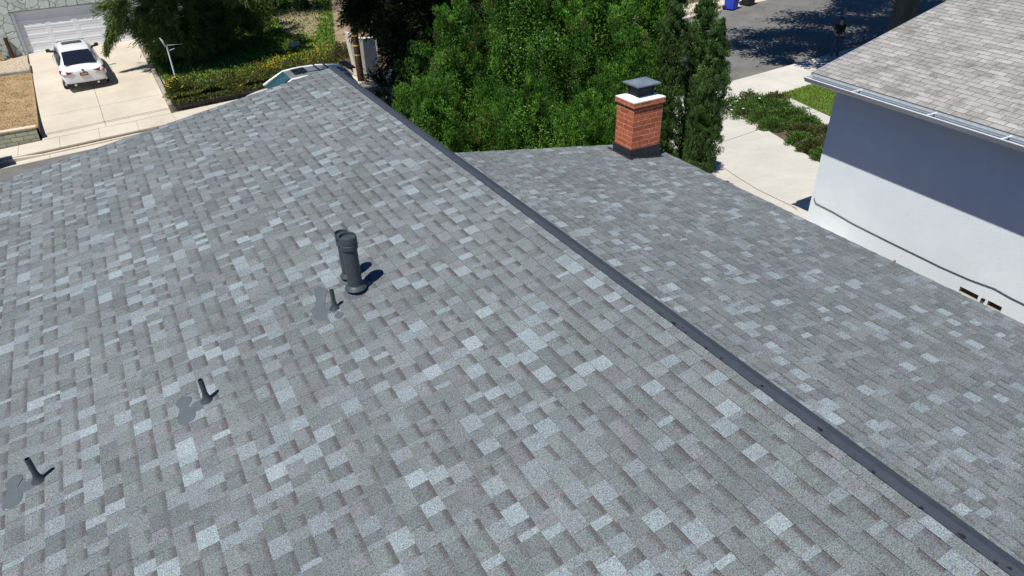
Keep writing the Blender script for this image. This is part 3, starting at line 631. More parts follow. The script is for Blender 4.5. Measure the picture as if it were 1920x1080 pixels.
for x, y, R, h, n, lb in jun:
    conifer('juniper_tree', x, y, gz(x, y)-.05, h, R, int(n*1.35), lb, 'tree', 0, .054, JC, JW, TG, lob=(.24, .44), sub=20, dens=115)
CC = [(.055, .115, .030), (.08, .155, .040), (.105, .185, .050), (.13, .20, .06)]
CG = 'dark narrow cypresses between the chimney and the driveway'
for x, y, R, h, n, lb in [(11.15, 10.85, .27, 4.5, 50, 'dark slender cypress standing in front of the others at the driveway edge'),
                          (12.0, 12.2, .27, 5.6, 58, 'tall dark cypress with a spiky edge against the street'),
                          (11.25, 12.3, .27, 5.6, 58, 'tall dark cypress between the front cypress and the green junipers')]:
    conifer('cypress_tree', x, y, gz(x, y)-.05, h, R, n, lb, 'tree', 0, .048, CC, (2, 3, 2, 1), CG, True, .25, (.12, .20), 1.3, sub=16, dens=90)

def needle_tree(name, loc, label, cat, tpts, tr, tufts, L=.26, W=.02, nn=46, cols=None, wts=None, group=None, droop=.5, m='bark', branches=()):
    """tufts: list of (pos, outward dir, radius) in local coords"""
    t = empty(name, loc, 0, label, cat, group); trunk('trunk', tpts, tr, t, m, branches)
    P = []; D = []
    for (c, d, r) in tufts:
        c = np.array(c, float); d = np.array(d, float)
        s = RS.uniform(0, 1, nn)[:, None]
        ax = nrm((d+np.array([0, 0, -droop]))[None])[0]
        P.append(c+ax*s*r+RS.normal(size=(nn, 3))*r*.12); D.append(ax+RS.normal(size=(nn, 3))*.45)
    P = np.concatenate(P); D = np.concatenate(D); n = len(P)
    leaves('crown', P, D, L*RS.uniform(.6, 1.2, n), W, pick(n, cols, wts), M['needle'], t)
    return t
def tuft_cloud(c, r, n, zsq=1, size=(.4, .8)):
    out = []
    for _ in range(n):
        d = np.array(rsphere(1)[0]); k = random.uniform(.35, 1)**.5
        p = np.array(c)+d*np.array([r, r, r*zsq])*k; out.append((p, d*.8, random.uniform(*size)))
    return out
PC = [(.045, .085, .020), (.065, .11, .028), (.09, .13, .035), (.12, .13, .045)]
# big drooping pine over the far driveway
tf = []
PX, PY, PZ = 3.6, 40.4, -9.15
for c, r, n, zq in (((1.9, 39.3, -6.3), 1.25, 130, .7), ((3.4, 38.6, -6.6), 1.35, 160, .75), ((4.7, 39.4, -6.5), 1.35, 150, .75), ((6.2, 40.2, -6.2), 1.3, 120, .7), ((2.6, 38.6, -7.6), .75, 45, .7), ((4.4, 38.3, -7.5), .8, 50, .6), ((7.6, 41.5, -6.3), 1.0, 60, .6), ((5.6, 38.8, -7.0), 1.2, 150, .7), ((6.9, 39.6, -6.7), 1.2, 120, .7), ((3.6, 38.0, -7.6), .9, 80, .7),
                    ((.4, 36.5, -2.4), 1.0, 360, .35), ((1.7, 36.5, -2.4), 1.1, 440, .35), ((2.9, 36.0, -2.4), 1.1, 420, .35), ((3.8, 36.6, -2.6), .9, 300, .35), ((6.6, 37.2, -5.4), 1.0, 110, .4)):  # high tufts above the frame, added to shade the bank
    tf += tuft_cloud((c[0]-PX, c[1]-PY, c[2]-PZ), r, n, zq)
for k in range(50):      # long hanging limb reaching down over the driveway by the car
    u = k/49; tf.append(((1.35-1.2*u**.8-PX, 39.6-PY, -5.9-2.0*u**1.1-PZ), (-.4, 0, -.6), .55*(1-.4*u)))
    if k % 2: tf.append(((1.6-1.1*u**.8+random.uniform(-.15, .25)-PX, 39.6+random.uniform(-.2, .2)-PY, -5.6-1.7*u-PZ), (-.2, 0, -.8), .45))
needle_tree('pine_tree', (PX, PY, PZ), 'large drooping pine overhanging the driveway and white car', 'tree',
            [(0, 0, -.4), (0, -.1, 2.2), (-.2, -.5, 4.5), (-.4, -1.6, 7)], [.26, .21, .16, .06], tf, .30, .034, 60, [(.07, .12, .028), (.10, .17, .038), (.15, .215, .055), (.20, .24, .07), (.13, .11, .05)], (3, 4, 3, 1.5, .6),
            branches=[([(-.1, -.2, 3.2), (-1.2, -.7, 3.6), (-2.2, -.8, 3.3), (-3.2, -.8, 1.6)], [.09, .06, .04, .015]), ([(-.1, -.2, 3.0), (1.4, -.5, 3.2), (2.6, -.2, 2.8)], [.09, .06, .02]), ([(-.2, -.4, 4.6), (-.6, -3, 6.2), (-1, -6, 6.8)], [.1, .07, .02]), ([(-.2, -.4, 4.6), (.8, -3, 6), (1.6, -5.5, 6.7)], [.1, .07, .02])])
# dark shaded pine behind the ridge
PD = [(.030, .042, .015), (.045, .052, .020), (.085, .075, .03), (.028, .048, .016)]
tf = []
QX, QY, QZ = 7.5, 18.6, -9.2
for c, r, n, zq in (((7.6, 18.0, -4.7), .95, 130, .6), ((8.2, 18.4, -5.6), 1.0, 170, .9), ((7.8, 17.8, -6.8), .6, 70, .8), ((7.2, 18.9, -3.7), 1.1, 160, .4), ((8.6, 18.8, -4.6), 1.0, 150, .8), ((8.2, 18.2, -4.0), 1.3, 150, .6), ((8.4, 18.2, -6.9), .9, 90, .8),
                    ((6.55, 18.4, -5.9), .45, 45, .9), ((6.9, 18.6, -6.7), .5, 40, .8), ((6.1, 17.2, -1.6), 1.5, 460, .35), ((8.6, 28.2, -1.6), 1.8, 460, .3), ((9.4, 26.6, -1.2), 1.8, 460, .3), ((6.4, 20.4, -2.2), 2.4, 520, .35), ((8.6, 20.2, -2.0), 2.4, 520, .35), ((6.2, 24.0, -1.6), 2.5, 560, .3), ((8.9, 24.0, -1.6), 2.5, 560, .3), ((7.4, 27.0, -1.4), 2.3, 480, .3), ((10.8, 22.5, -1.8), 2.2, 420, .3), ((10.6, 26.2, -1.5), 2.2, 420, .3), ((12.4, 29.0, -1.3), 2.4, 480, .3), ((14.2, 33.0, -1.0), 2.6, 520, .3), ((11.2, 31.0, -1.2), 1.4, 200, .3)):  # unseen high tufts over the street, put in to shade the road and pine
    tf += tuft_cloud((c[0]-QX, c[1]-QY, c[2]-QZ), r, n, zq, (.35, .75))
needle_tree('pine_tree', (QX, QY, QZ), 'dark shaded pine with brownish tufts behind the ridge strip, right of the pole', 'tree',
            [(0, 0, -.3), (.1, 0, 3), (-.1, .1, 5), (0, .4, 7.6)], [.24, .2, .16, .08], tf, .18, .032, 72, PD, (3, 3, 1.2, 2),
            branches=[([(.1, 0, 3.2), (-.5, -.3, 3.4), (-.8, -.4, 3.0)], [.05, .03, .01]), ([(0, 0, 4), (.5, -.2, 4.5), (1.2, -.3, 4.9)], [.06, .04, .01]), ([(0, .3, 6.4), (1, 4, 7.4), (3, 8, 7.8), (6.5, 14, 8.2)], [.14, .11, .08, .03]), ([(0, .3, 6.2), (-1, 2.4, 7.2), (-1.2, 6, 7.6)], [.12, .08, .03])])
# broad street tree, canopy above the frame, its shade on the road
def leaf_tree(name, loc, label, cat, tpts, tr, clouds, leaf=.12, cols=None, wts=None, m='barkg', branches=(), asp=.6):
    t = empty(name, loc, 0, label, cat); trunk('trunk', tpts, tr, t, m, branches); P = []
    for (c, r, rz, n) in clouds:
        k = max(5, n//160); cc = np.array(c)+rsphere(k)*np.array([r, r, rz])*RS.uniform(.2, 1, (k, 1))
        idx = RS.randint(0, k, n); P.append(cc[idx]+RS.normal(size=(n, 3))*np.array([.36, .36, .2])*min(1, r*.6))
    P = np.concatenate(P); n = len(P)
    leaves('crown', P, rsphere(n)+np.array([0, 0, -.1]), leaf*RS.uniform(.7, 1.3, n), leaf*asp, pick(n, cols, wts), M['leaf'], t); return t
cl = []
for (x, y, r, n) in ((-6.4, 4.6, 1.2, 1500), (-5.2, 2.8, 1.9, 3600), (-6.6, .9, 1.0, 1100), (-3.6, 4.8, 2.0, 4200), (-1.6, 3.0, 2.6, 7000), (.6, 5.6, 2.4, 5600), (2.4, 2.6, 2.8, 7400), (4.4, 5.6, 2.4, 5200), (6.2, 6.9, 2.2, 4200), (-3.6, .8, 2.0, 4600), (.0, .2, 2.6, 6000), (5.6, 2.8, 2.6, 5600), (8.0, 4.4, 2.4, 4600), (9.5, 7.2, 2.0, 3200), (-2.8, -1.8, 2.2, 8600), (-.6, -2.4, 1.8, 4600), (-4.2, -.4, 2.0, 5200)):
    cl.append(((x, y, 7.2+random.uniform(-.3, .8)), r, .7, n))
leaf_tree('street_tree', (29.6, 18.55, -8.4), 'broad street tree with thick grey trunk shading the road at the top right', 'tree',
          [(0, 0, -.3), (0, 0, .4), (.1, .05, 2.2), (.1, .4, 4.6), (.4, 1.4, 7)], [.62, .5, .44, .38, .15], cl, .2, [(.04, .09, .02), (.06, .12, .03)], (1, 1),
          branches=[([(.1, .2, 3.6), (-2, 1.4, 6), (-5, 3, 7.2)], [.2, .14, .04]), ([(.1, .4, 4.4), (3, 2, 6.6), (7, 4.5, 7.3)], [.2, .14, .04]), ([(.9, .3, -.3), (1.0, .3, 2), (2.2, .8, 6.4)], [.34, .28, .12])])
dk = []
for (x, y, z, r, n) in ((-1.5, -1, 1.6, 2.0, 5000), (1.2, -1.5, 1.6, 2.0, 5000), (-.2, .5, 3.4, 2.2, 6000), (2.8, .8, 2.4, 2.0, 5000), (-1.8, 1.2, 3.6, 1.8, 4000), (4.6, 2, 1.8, 1.9, 4600), (6.6, 3.4, 2.2, 2.1, 5000), (9, 5, 2.2, 2.2, 5000)): dk.append(((x, y, z), r, r*.8, n))
leaf_tree('evergreen_tree', (15.0, 37.2, -9.0), 'dense dark evergreen mass across the street, seen past the shaded pine', 'tree',
          [(0, 0, -.3), (0, 0, 2), (.2, .2, 4.5)], [.25, .2, .08], dk, .22, [(.02, .04, .012), (.035, .055, .018), (.05, .06, .022)], (2, 2, 1), 'bark')
# tree on the far bank with a brown trunk and a dark bush at its foot
leaf_tree('bank_tree', (9.75, 46.4, -8.4), 'tree with brown trunk rising between dark bushes above the green bank', 'tree',
          [(0, 0, -.4), (0, 0, 1.5), (.1, 0, 4)], [.2, .17, .12], [((-.2, -2.2, 5.4), 2.4, 1.2, 5200), ((-2.6, -1.6, 5.2), 2.0, 1.1, 4200)], .14, GRN[:4], (2, 3, 2, 1), 'bark')

# ------------------------------------------------------------------ shrubs and ground cover
M['petal_w'] = mat('white_petal', (.85, .84, .8), .6); M['petal_y'] = mat('yellow_petal', (.62, .42, .04), .6)
def bush(x, y, r, h, label, cols, wts, n=1800, leaf=.06, flowers=0, group=None, zoff=0, name='shrub', f=gz, fcol=(.85, .84, .8)):
    z = f(x, y)+zoff; t = empty(name, (x, y, z), random.uniform(0, 6), label, 'bush', group)
    mb = MB()
    for k in range(5): a = k*1.26+.3; mb.tube([(0, 0, -.05), (cos(a)*r*.3, sin(a)*r*.3, h*.45), (cos(a)*r*.55, sin(a)*r*.55, h*.75)], [.02, .015, .006], 5)
    mb.build('stem', M['bark'], t)
    d = rsphere(n); d[:, 2] = np.abs(d[:, 2]); ph = RS.uniform(0, 6, 3)
    bm_ = 1+.16*np.sin(d[:, 0]*7+ph[0])*np.sin(d[:, 1]*7+ph[1])+.12*np.sin(d[:, 2]*9+ph[2])
    P = d*np.array([r, r, h])*(RS.uniform(.35, 1, n)**.45*bm_)[:, None]
    leaves('foliage', P, d+rsphere(n)*.7+np.array([0, 0, .3]), leaf*RS.uniform(.6, 1.3, n), leaf*.5, pick(n, cols, wts), M['leaf'], t)
    if flowers:
        d = rsphere(flowers); d[:, 2] = np.abs(d[:, 2])*.7+.5; d = nrm(d); P = d*np.array([r, r, h])*1.02
        for q_ in P:
            mb = MB(); a0 = random.uniform(0, 6)
            for k in range(5):
                a1 = a0+k*1.2566; u_ = Vector((cos(a1), sin(a1), .25)); w_ = Vector((-sin(a1), cos(a1), 0)); c_ = Vector(q_)
                mb.quad([c_, c_+u_*.03-w_*.02, c_+u_*.055, c_+u_*.03+w_*.02])
            mb.build('flower', M['petal_w' if fcol[2] > .5 else 'petal_y'], t, merge=True)
    return t
BG = [(.04, .10, .015), (.06, .14, .02), (.09, .17, .03), (.12, .16, .04)]
BB = [(.07, .095, .025), (.09, .105, .032), (.11, .085, .045), (.06, .11, .02)]
HG = 'shrubs in the strip between the driveway and the front path'
spec = [(19.9, 18.0, .75, .85, BG, 9), (20.6, 17.4, .7, .8, BG, 3), (20.9, 18.15, .6, .8, BB, 0), (19.5, 16.9, .8, .8, BG, 2), (21.15, 17.1, .6, .85, BB, 0), (20.2, 16.2, .8, .75, BG, 0), (19.1, 15.8, .7, .7, BG, 0), (19.7, 15.1, .7, .7, BG, 0),
        (18.5, 14.9, .6, .55, BG, 0), (19.2, 14.2, .6, .6, BG, 0), (18.4, 13.7, .5, .45, BB, 0), (18.3, 12.7, .6, .6, BB, 0), (17.4, 12.9, .5, .5, BG, 0), (17.7, 12.0, .6, .6, BB, 0), (16.9, 12.1, .5, .5, BB, 0), (17.1, 11.2, .65, .65, BB, 0), (16.4, 11.2, .5, .5, BG, 0), (16.5, 10.2, .7, .6, BG, 0), (15.7, 10.2, .5, .5, BG, 0), (16.0, 9.2, .6, .6, BB, 0)]
lbls = ['rounded green shrub dotted with white flowers at the sidewalk end of the planting strip', 'green shrub with a few white flowers, just behind the white-flowered one', 'olive-brown shrub at the street end, beside the path corner', 'bright green shrub with small white blooms along the driveway edge',
        'dark round shrub against the front path near its street end', 'wide green shrub in the thick middle of the planting strip', 'green shrub bordering the driveway, next after the flowering ones', 'dense green shrub touching the middle of the front path',
        'small green shrub where the strip begins to thin, driveway side', 'green shrub at the last green clump before the reddish bare patch', 'reddish-brown half-dry shrub at the bare patch', 'dark bronze shrub on the path side below the bare patch', 'small green shrub beside the bare patch, driveway side',
        'brown-green shrub on the path side nearer the white house', 'small brownish shrub at the driveway edge below the bare patch', 'larger bronze-tinted shrub by the white house corner, path side', 'green shrub overhanging the driveway near the white house corner', 'wide green shrub at the corner of the white house', 'small green shrub in the narrow end of the strip by the white wall', 'bronze shrub at the nearest end of the strip, behind the house corner']
for (x, y, r, h, c, fl), lb in zip(spec, lbls): bush(x-.05, y+.1, r*.82, h*.62, lb, c, (2, 3, 2, 1), 2300, .07, fl, HG)
bush(9.45, 9.7, .42, 1.45, 'dry straw-coloured tuft between the chimney and the front cypress', [(.35, .24, .12), (.25, .17, .08), (.30, .25, .14)], (1, 1, 1), 1500, .09)
# lawn blades
def scatter(name, poly_fn, n, L, W, cols, wts, dz, parent=None, f=gz, label=None, cat=None, up=1.0, sp=.5):
    P = poly_fn(n); z = np.array([f(a, b) for a, b in P])+dz; P = np.column_stack([P, z]); N = len(P)
    D = np.array([0, 0, up])+RS.normal(size=(N, 3))*sp
    o = leaves(name, P, D, L*RS.uniform(.6, 1.3, N), W, pick(N, cols, wts), M['leaf'], parent); tag(o, label, cat, None, 'stuff'); return o
def quadpts(c):
    def fn(n):
        s, t = RS.uniform(0, 1, n)[:, None], RS.uniform(0, 1, n)[:, None]; c_ = np.array(c, float)
        return (1-s)*((1-t)*c_[0]+t*c_[1])+s*((1-t)*c_[3]+t*c_[2])
    return fn
scatter('grass', quadpts([(22.8, 18.4), (30, 18.4), (28, 11.5), (18.2, 10.2)]), 60000, .07, .03, [(.13, .24, .03), (.17, .29, .04), (.23, .30, .05), (.27, .26, .07)], (3, 3, 1.6, .6), .02, label='mown green lawn beyond the front path with a yellowish worn patch', cat='grass')

# ------------------------------------------------------------------ far bank, flower bed and its low wall
def bank(x, y):
    return -9.20+.034*(x-1.8)+.042*max(0, y-33.3)
M['bank'] = mat('bank_soil', (.34, .25, .17), .95, col2=(.20, .15, .09), scale=1.8, bump=.6, bscale=15)
patch('bank_slope', [(1.95, 33.15), (10.6, 33.2), (17.0, 56), (1.8, 56)], 24, 12, M['bank'], 0, bank)
M['block'] = brickmat('grey_blocks', S(128, 122, 108), S(104, 100, 90), S(78, 72, 62), .4, .2, .012, 'x')
def block_wall(name, a, b, th, z0, z1, m, label, cap=None, capm=None):
    a = Vector(a); b = Vector(b); L = (b-a).length; ang = math.atan2(b.y-a.y, b.x-a.x)
    t = empty(name, (a.x, a.y, z0), ang, label, 'wall')
    mb = MB(); mb.box(0, 0, 0, L, th, z1-z0); mb.build('blockwork', m, t)
    if cap: mb = MB(); mb.box(-.01, -.03, z1-z0+.002, L+.03, th+.03, z1-z0+cap); mb.build('coping', capm, t, bevel=.01)
    return t
M['kerbc'] = mat('old_concrete', (.42, .38, .31), .9, col2=(.27, .24, .19), scale=3, bump=.4, bscale=30)
block_wall('planter_wall', (1.85, 33.0), (9.6, 33.05), .16, -9.75, -9.22, M['block'], 'low grey block wall holding the yellow flower bed behind the parked car')
mb = MB(); ye = np.linspace(33.2, 45.3, 12)
for i in range(11):
    y0, y1 = ye[i], ye[i+1]; x0, x1 = 1.72, 1.9; h0, h1 = gz(x0, y0)+.2, gz(x0, y1)+.2
    mb.quad([(x0, y0, h0), (x1, y0, h0), (x1, y1, h1), (x0, y1, h1)]); mb.quad([(x0, y0, h0-.5), (x0, y0, h0), (x0, y1, h1), (x0, y1, h1-.5)]); mb.quad([(x1, y0, h0), (x1, y0, h0-.5), (x1, y1, h1-.5), (x1, y1, h1)])
mb.quad([(1.72, ye[0], gz(2, ye[0])-.3), (1.9, ye[0], gz(2, ye[0])-.3), (1.9, ye[0], gz(1.72, ye[0])+.2), (1.72, ye[0], gz(1.72, ye[0])+.2)])
tag(mb.build('driveway_edging', M['kerbc'], merge=True), 'low concrete edging along the right side of the far driveway under the pine', 'kerb')
def bedpts(x0, x1, y0, y1): return lambda n: np.column_stack([RS.uniform(x0, x1, n), RS.uniform(y0, y1, n)])
YF_ = [(.62, .40, .03), (.55, .30, .02), (.50, .42, .08)]
fb = lambda n: np.column_stack([1.9+7.6*RS.uniform(0, 1, n), 32.98+RS.gamma(1.6, .45, n)])
def mound(x, y): return bank(x, y)+.14+.16*sin(x*3.1)*sin(y*2.3+x)
scatter('flower_bed_foliage', fb, 22000, .11, .05, [(.06, .10, .02), (.10, .12, .03), (.14, .13, .04)], (2, 2, 1), 0, f=lambda x, y: mound(x, y)*random.uniform(.985, 1.0), label='leafy mass of the flower bed along the low block wall', cat='plants', sp=.8)
scatter('yellow_flowers', fb, 2600, .07, .06, YF_, (3, 2, 1), .09, f=mound, label='yellow and orange blossoms scattered over the flower bed edge', cat='flowers', sp=1)
def bankpts(n):
    out = []; 
    while len(out) < n:
        x, y = random.uniform(2.0, 15.5), random.uniform(33.3, 55)
        if x > 9.4+.30*(y-33.3): continue
        # bare earth patch in the middle right of the bank
        e = ((x-(10.6+.22*(y-44)))/1.5)**2+((y-44)/4.6)**2
        e += .5*sin(x*5+y)*sin(y*2.2)
        if e < 1 and random.random() > .12: continue
        out.append((x, y))
    return np.array(out)
scatter('ground_cover', bankpts, 70000, .14, .08, [(.10, .21, .025), (.14, .27, .03), (.18, .29, .04), (.20, .20, .06)], (3, 4, 2, 1), .03, f=bank, label='bright green ground cover growing over the bank around bare tan earth', cat='plants', sp=.8)
scatter('trailing_plants', lambda n: np.column_stack([RS.uniform(1.9, 9.5, n), RS.uniform(32.86, 33.2, n)]), 6000, .13, .05, [(.06, .10, .02), (.10, .12, .03), (.14, .13, .04)], (2, 2, 1), 0, f=lambda x, y: max(bank(x, 33.3), -9.2)-.12*random.random()+.06, label='low plants trailing over the top of the block wall', cat='plants', sp=1.2, up=.2)
scatter('wild_flowers', lambda n: np.column_stack([RS.uniform(6, 10.6, n), 33.5+RS.gamma(2, .9, n)]), 900, .09, .08, YF_, (3, 2, 1), .12, f=bank, label='yellow wild flowers among the greenery behind the parked car', cat='flowers', sp=1)
bush(2.45, 39.0, .6, .9, 'bright green bush lit by the sun under the pine, next to the driveway edging', [(.09, .2, .025), (.12, .24, .03), (.07, .15, .02)], (1, 1, 1), 2000, .1, f=bank)
bush(2.3, 33.8, .55, .8, 'yellow-flowering shrub at the driveway corner of the flower bed', [(.08, .12, .02), (.12, .14, .03)], (1, 1), 1800, .09, 26, f=bank, fcol=(.62, .42, .04))
bush(8.7, 46.8, 1.1, 1.3, 'dark green bush left of the brown tree trunk at the top edge', GRN[:3], (1, 1, 1), 2600, .13, f=bank)
bush(10.9, 45.9, 1.0, 1.2, 'dark green bush right of the brown tree trunk at the top edge', GRN[:3], (1, 1, 1), 2600, .13, f=bank)
bush(10.0, 34.2, .8, .8, 'olive and brown shrub between the bank and the white garden wall', [(.11, .13, .04), (.16, .13, .06), (.08, .11, .03)], (1, 1, 1), 2400, .1, f=bank)
# rocks and the white block
M['rock'] = mat('tan_rock', (.45, .33, .23), .9, col2=(.28, .20, .14), scale=5, bump=.5, bscale=12)
M['rockw'] = mat('pale_stone', (.68, .62, .54), .9, var=.2, scale=6)
def rock(x, y, z, s, label, m, group=None):
    bm = bmesh.new(); bmesh.ops.create_icosphere(bm, subdivisions=2, radius=1)
    ph = [random.uniform(0, 6) for _ in range(3)]
    for v in bm.verts:
        k = 1+.22*sin(v.co.x*2.3+ph[0])*cos(v.co.y*2.9+ph[1])+.1*sin(v.co.z*5+ph[2]); v.co = Vector((v.co.x*s*k, v.co.y*s*.8*k, max(-.4, min(.55, v.co.z))*s*k))
    me = bpy.data.meshes.new('rock'); bm.to_mesh(me); bm.free(); o = link('rock', me, m); o.location = (x, y, z); o.rotation_euler = (0, 0, random.uniform(0, 6)); tag(o, label, 'rock', group); return o
rr = [(13.1, 42.4, .40), (12.9, 44.3, .45), (13.0, 41.4, .34), (12.15, 40.2, .36), (12.5, 39.2, .34), (11.7, 36.9, .32), (11.9, 36.0, .36), (14.0, 44.0, .4), (13.9, 46.2, .45)]
rl = ['tan rock in the row bordering the bank, beside the shaded pine', 'squarish orange-tan rock at the top of the rock border', 'grey-tan rock midway along the rock border', 'flat tan rock lower in the rock border', 'sunlit ochre rock on the pine side of the border', 'rounded brown rock just above the white garden wall', 'reddish rock nearest the white garden wall', 'tan rock set back under the dark pine branches', 'tan rock furthest up the bank border']
for (x, y, s), lb in zip(rr, rl): rock(x, y, gz(x, y)+s*.3, s, lb, M['rock'], 'rocks bordering the green bank')
mb = MB(); mb.box(-.22, -.16, 0, .22, .16, .22, M=Matrix.Rotation(.5, 4, 'Z')); o = mb.build('stone_block', M['rockw'], bevel=.03); o.location = (8.6, 37.7, bank(8.6, 37.7)+.1); tag(o, 'small pale stone block lying in the green bank', 'stone')

# ------------------------------------------------------------------ white garden wall, utility pole, post
M['cream'] = mat('cream_stucco', (.74, .67, .56), .9, var=.08, scale=2, bump=.25, bscale=50)
def prism(poly, y0, y1, name, m, parent=None, bevel=.02):
    mb = MB(); n = len(poly)
    mb.quad([(x, y0, z) for x, z in poly]); mb.quad([(x, y1, z) for x, z in reversed(poly)])
    for i in range(n):
        a, b = poly[i], poly[(i+1) % n]; mb.quad([(a[0], y0, a[1]), (a[0], y1, a[1]), (b[0], y1, b[1]), (b[0], y0, b[1])])
    return mb.build(name, m, parent, bevel=bevel)
gw = prism([(9.95, -9.5), (10.95, -9.5), (11.06, -7.56), (10.08, -7.42), (9.96, -7.2), (9.74, -7.14), (9.76, -7.7)], 0, .5, 'garden_wall', M['cream']); gw.location = (0, 32.0, 0)
tag(gw, 'cream stucco garden wall end standing behind the banded utility pole', 'wall')
M['pole'] = mat('creosoted_wood', (.085, .042, .028), .85, col2=(.05, .025, .018), scale=7, stretch=(1, 1, .1), bump=.4, bscale=20)
M['yel'] = mat('yellow_band', (.62, .38, .06), .6)
up_ = empty('utility_pole', (9.93, 31.6, -9.25), 0, 'brown wooden utility pole with yellow bands rising in front of the cream garden wall', 'pole')
mb = MB(); mb.tube([(0, 0, -.3), (0, 0, 10.2)], [.155, .115], 16); po = mb.build('pole', M['pole'], up_, smooth=True, ang=60)
for z in (1.2, 1.62, 2.04): mb = MB(); mb.lathe([(.155, z), (.157, z+.01), (.157, z+.06), (.155, z+.07)], (0, 0, 0), 16); mb.build('band', M['yel'], up_, smooth=True)
mb = MB(); mb.box(-1.2, -.2, 9.2, 1.2, -.1, 9.32); mb.build('crossarm', M['pole'], up_)
mb = MB(); mb.tube([(.15, -.02, 2.2), (.15, -.02, 3.4)], .02, 6); mb.build('conduit', M['rockw'], up_)
M['wire'] = mat('black_wire', (.03, .03, .03), .6)
for dy, dz, lb in ((-.15, 9.35, 'upper overhead wire crossing above the far sidewalk'), (.25, 8.3, 'lower overhead wire crossing above the far driveway')):
    mb = MB(); mb.tube([(9.93+(-45)*u, 31.45+dy-.6*u, -9.25+dz-1.1*4*u*(1-u)) for u in np.linspace(0, 1, 16)], .022, 6)
    tag(mb.build('overhead_wire', M['wire'], smooth=True), lb, 'wire', 'overhead wires')
M['steel'] = mat('pale_painted_steel', (.62, .66, .72), .45, var=.1, spec=.5)
wp = empty('post', (2.5, 36.0, bank(2.5, 36.0)), 0, 'pale grey metal post with a small bracket standing among the yellow flowers', 'post')
mb = MB(); mb.tube([(0, 0, -.1), (0, 0, 1.55)], .04, 12); mb.build('shaft', M['steel'], wp, smooth=True, ang=60)
mb = MB(); mb.tube([(-.05, 0, 1.55), (-.12, 0, 1.8), (-.2, 0, 1.95)], [.045, .05, .02], 8); mb.tube([(0, 0, 1.35), (.3, 0, 1.42)], .018, 6); mb.tube([(0, 0, 1.6), (.7, .1, 1.55)], .012, 6); mb.build('bracket', M['steel'], wp, smooth=True)

# ------------------------------------------------------------------ garage across the street
M['stone'] = stonemat('pale_flagstone', S(202, 210, 202), S(178, 190, 182), S(150, 160, 152), 2.0)
M['frame'] = mat('grey_trim', (.42, .44, .47), .6, var=.05)
M['gdoor'] = mat('white_door_paint', (.80, .82, .85), .45, var=.04, scale=4, spec=.4)
ga = empty('garage', (-3.5, 45.55, -8.95), 0, 'pale flagstone garage front with a wide white panelled door, top left', 'garage')
fy = -.16           # face of the stone in front of the door plane
mb = MB()
mb.box(-5, fy, -.1, -.20, .4, 3.9); mb.box(5.38, fy, -.1, 8, .4, 3.9)
xs_ = np.arange(-.20, 5.36, .15)           # lintel with a rough stone edge
for a, b in zip(xs_[:-1], xs_[1:]):
    mb.box(a, fy-random.uniform(.0, .022), 2.15+random.uniform(-.015, .015), b, .1, 3.9, faces='nswetb')
mb.build('stone_wall', M['stone'], ga)
mb = MB(); mb.box(-5.2, -.35, 3.9, 8.2, 5.5, 4.05); mb.build('roof', M['fasc'], ga)
for x0 in (-5, 7.8): mb = MB(); mb.box(x0, .4, -.1, x0+.2, 5, 3.9); mb.build('side_wall', M['wallgrey'], ga)
mb = MB(); mb.box(-.2, fy+.02, -.05, -.04, .12, 2.15); mb.box(5.22, fy+.02, -.05, 5.38, .12, 2.15); mb.box(-.04, fy+.05, 2.08, 5.22, .12, 2.14); mb.build('door_frame', M['frame'], ga)
mb = MB(); nc, nr = 4, 5; W_, H_ = 5.26/nc, 2.07/nr
for r in range(nr):
    for c in range(nc):
        x0, z0 = -.04+c*W_, r*H_
        a, b = x0+.12, x0+W_-.12; p, q_ = z0+.085, z0+H_-.085
        mb.quad([(x0, 0, z0+.006), (x0+W_, 0, z0+.006), (b, 0, p), (a, 0, p)]); mb.quad([(x0+W_, 0, z0+.006), (x0+W_, 0, z0+H_-.006), (b, 0, q_), (b, 0, p)]); mb.quad([(x0+W_, 0, z0+H_-.006), (x0, 0, z0+H_-.006), (a, 0, q_), (b, 0, q_)]); mb.quad([(x0, 0, z0+H_-.006), (x0, 0, z0+.006), (a, 0, p), (a, 0, q_)])
        k = .016; d = .009
        mb.quad([(a, 0, p), (b, 0, p), (b-k, d, p+k), (a+k, d, p+k)]); mb.quad([(b, 0, p), (b, 0, q_), (b-k, d, q_-k), (b-k, d, p+k)]); mb.quad([(b, 0, q_), (a, 0, q_), (a+k, d, q_-k), (b-k, d, q_-k)]); mb.quad([(a, 0, q_), (a, 0, p), (a+k, d, p+k), (a+k, d, q_-k)])
        mb.quad([(a+k, d, p+k), (b-k, d, p+k), (b-k, d, q_-k), (a+k, d, q_-k)])
    mb.quad([(-.04, .012, r*H_-.008), (5.22, .012, r*H_-.008), (5.22, .012, r*H_+.008), (-.04, .012, r*H_+.008)], 1)
mb.build('garage_door', [M['gdoor'], M['frame']], ga)
# yard left of the driveway
def lot(x, y): return gz(-3.3, y)+.07+.34*math.exp(-(y-33)/2.2)
patch('front_yard', [(-12, 33.1), (-3.22, 33.1), (-3.44, 41.9), (-12, 41.9)], 8, 8, M['lawn_dead'], 0, lot)
mb = MB()
for i in range(8):
    u0, u1 = i/8, (i+1)/8; pa = (-3.22-.22*u0, 33.1+8.8*u0); pb = (-3.22-.22*u1, 33.1+8.8*u1)
    mb.quad([(*pa, lot(*pa)), (*pa, -9.9), (*pb, -9.9), (*pb, lot(*pb))])
tag(mb.build('yard_edge', M['lawn_dead']), kind='structure')
scatter('dry_grass', quadpts([(-12, 33.2), (-3.3, 33.2), (-3.5, 41.7), (-12, 41.7)]), 9000, .05, .03, [(.30, .22, .12), (.22, .19, .08), (.36, .28, .16)], (3, 1.5, 2), .01, f=lot, label='patchy dry brown grass in the small yard left of the driveway', cat='grass')
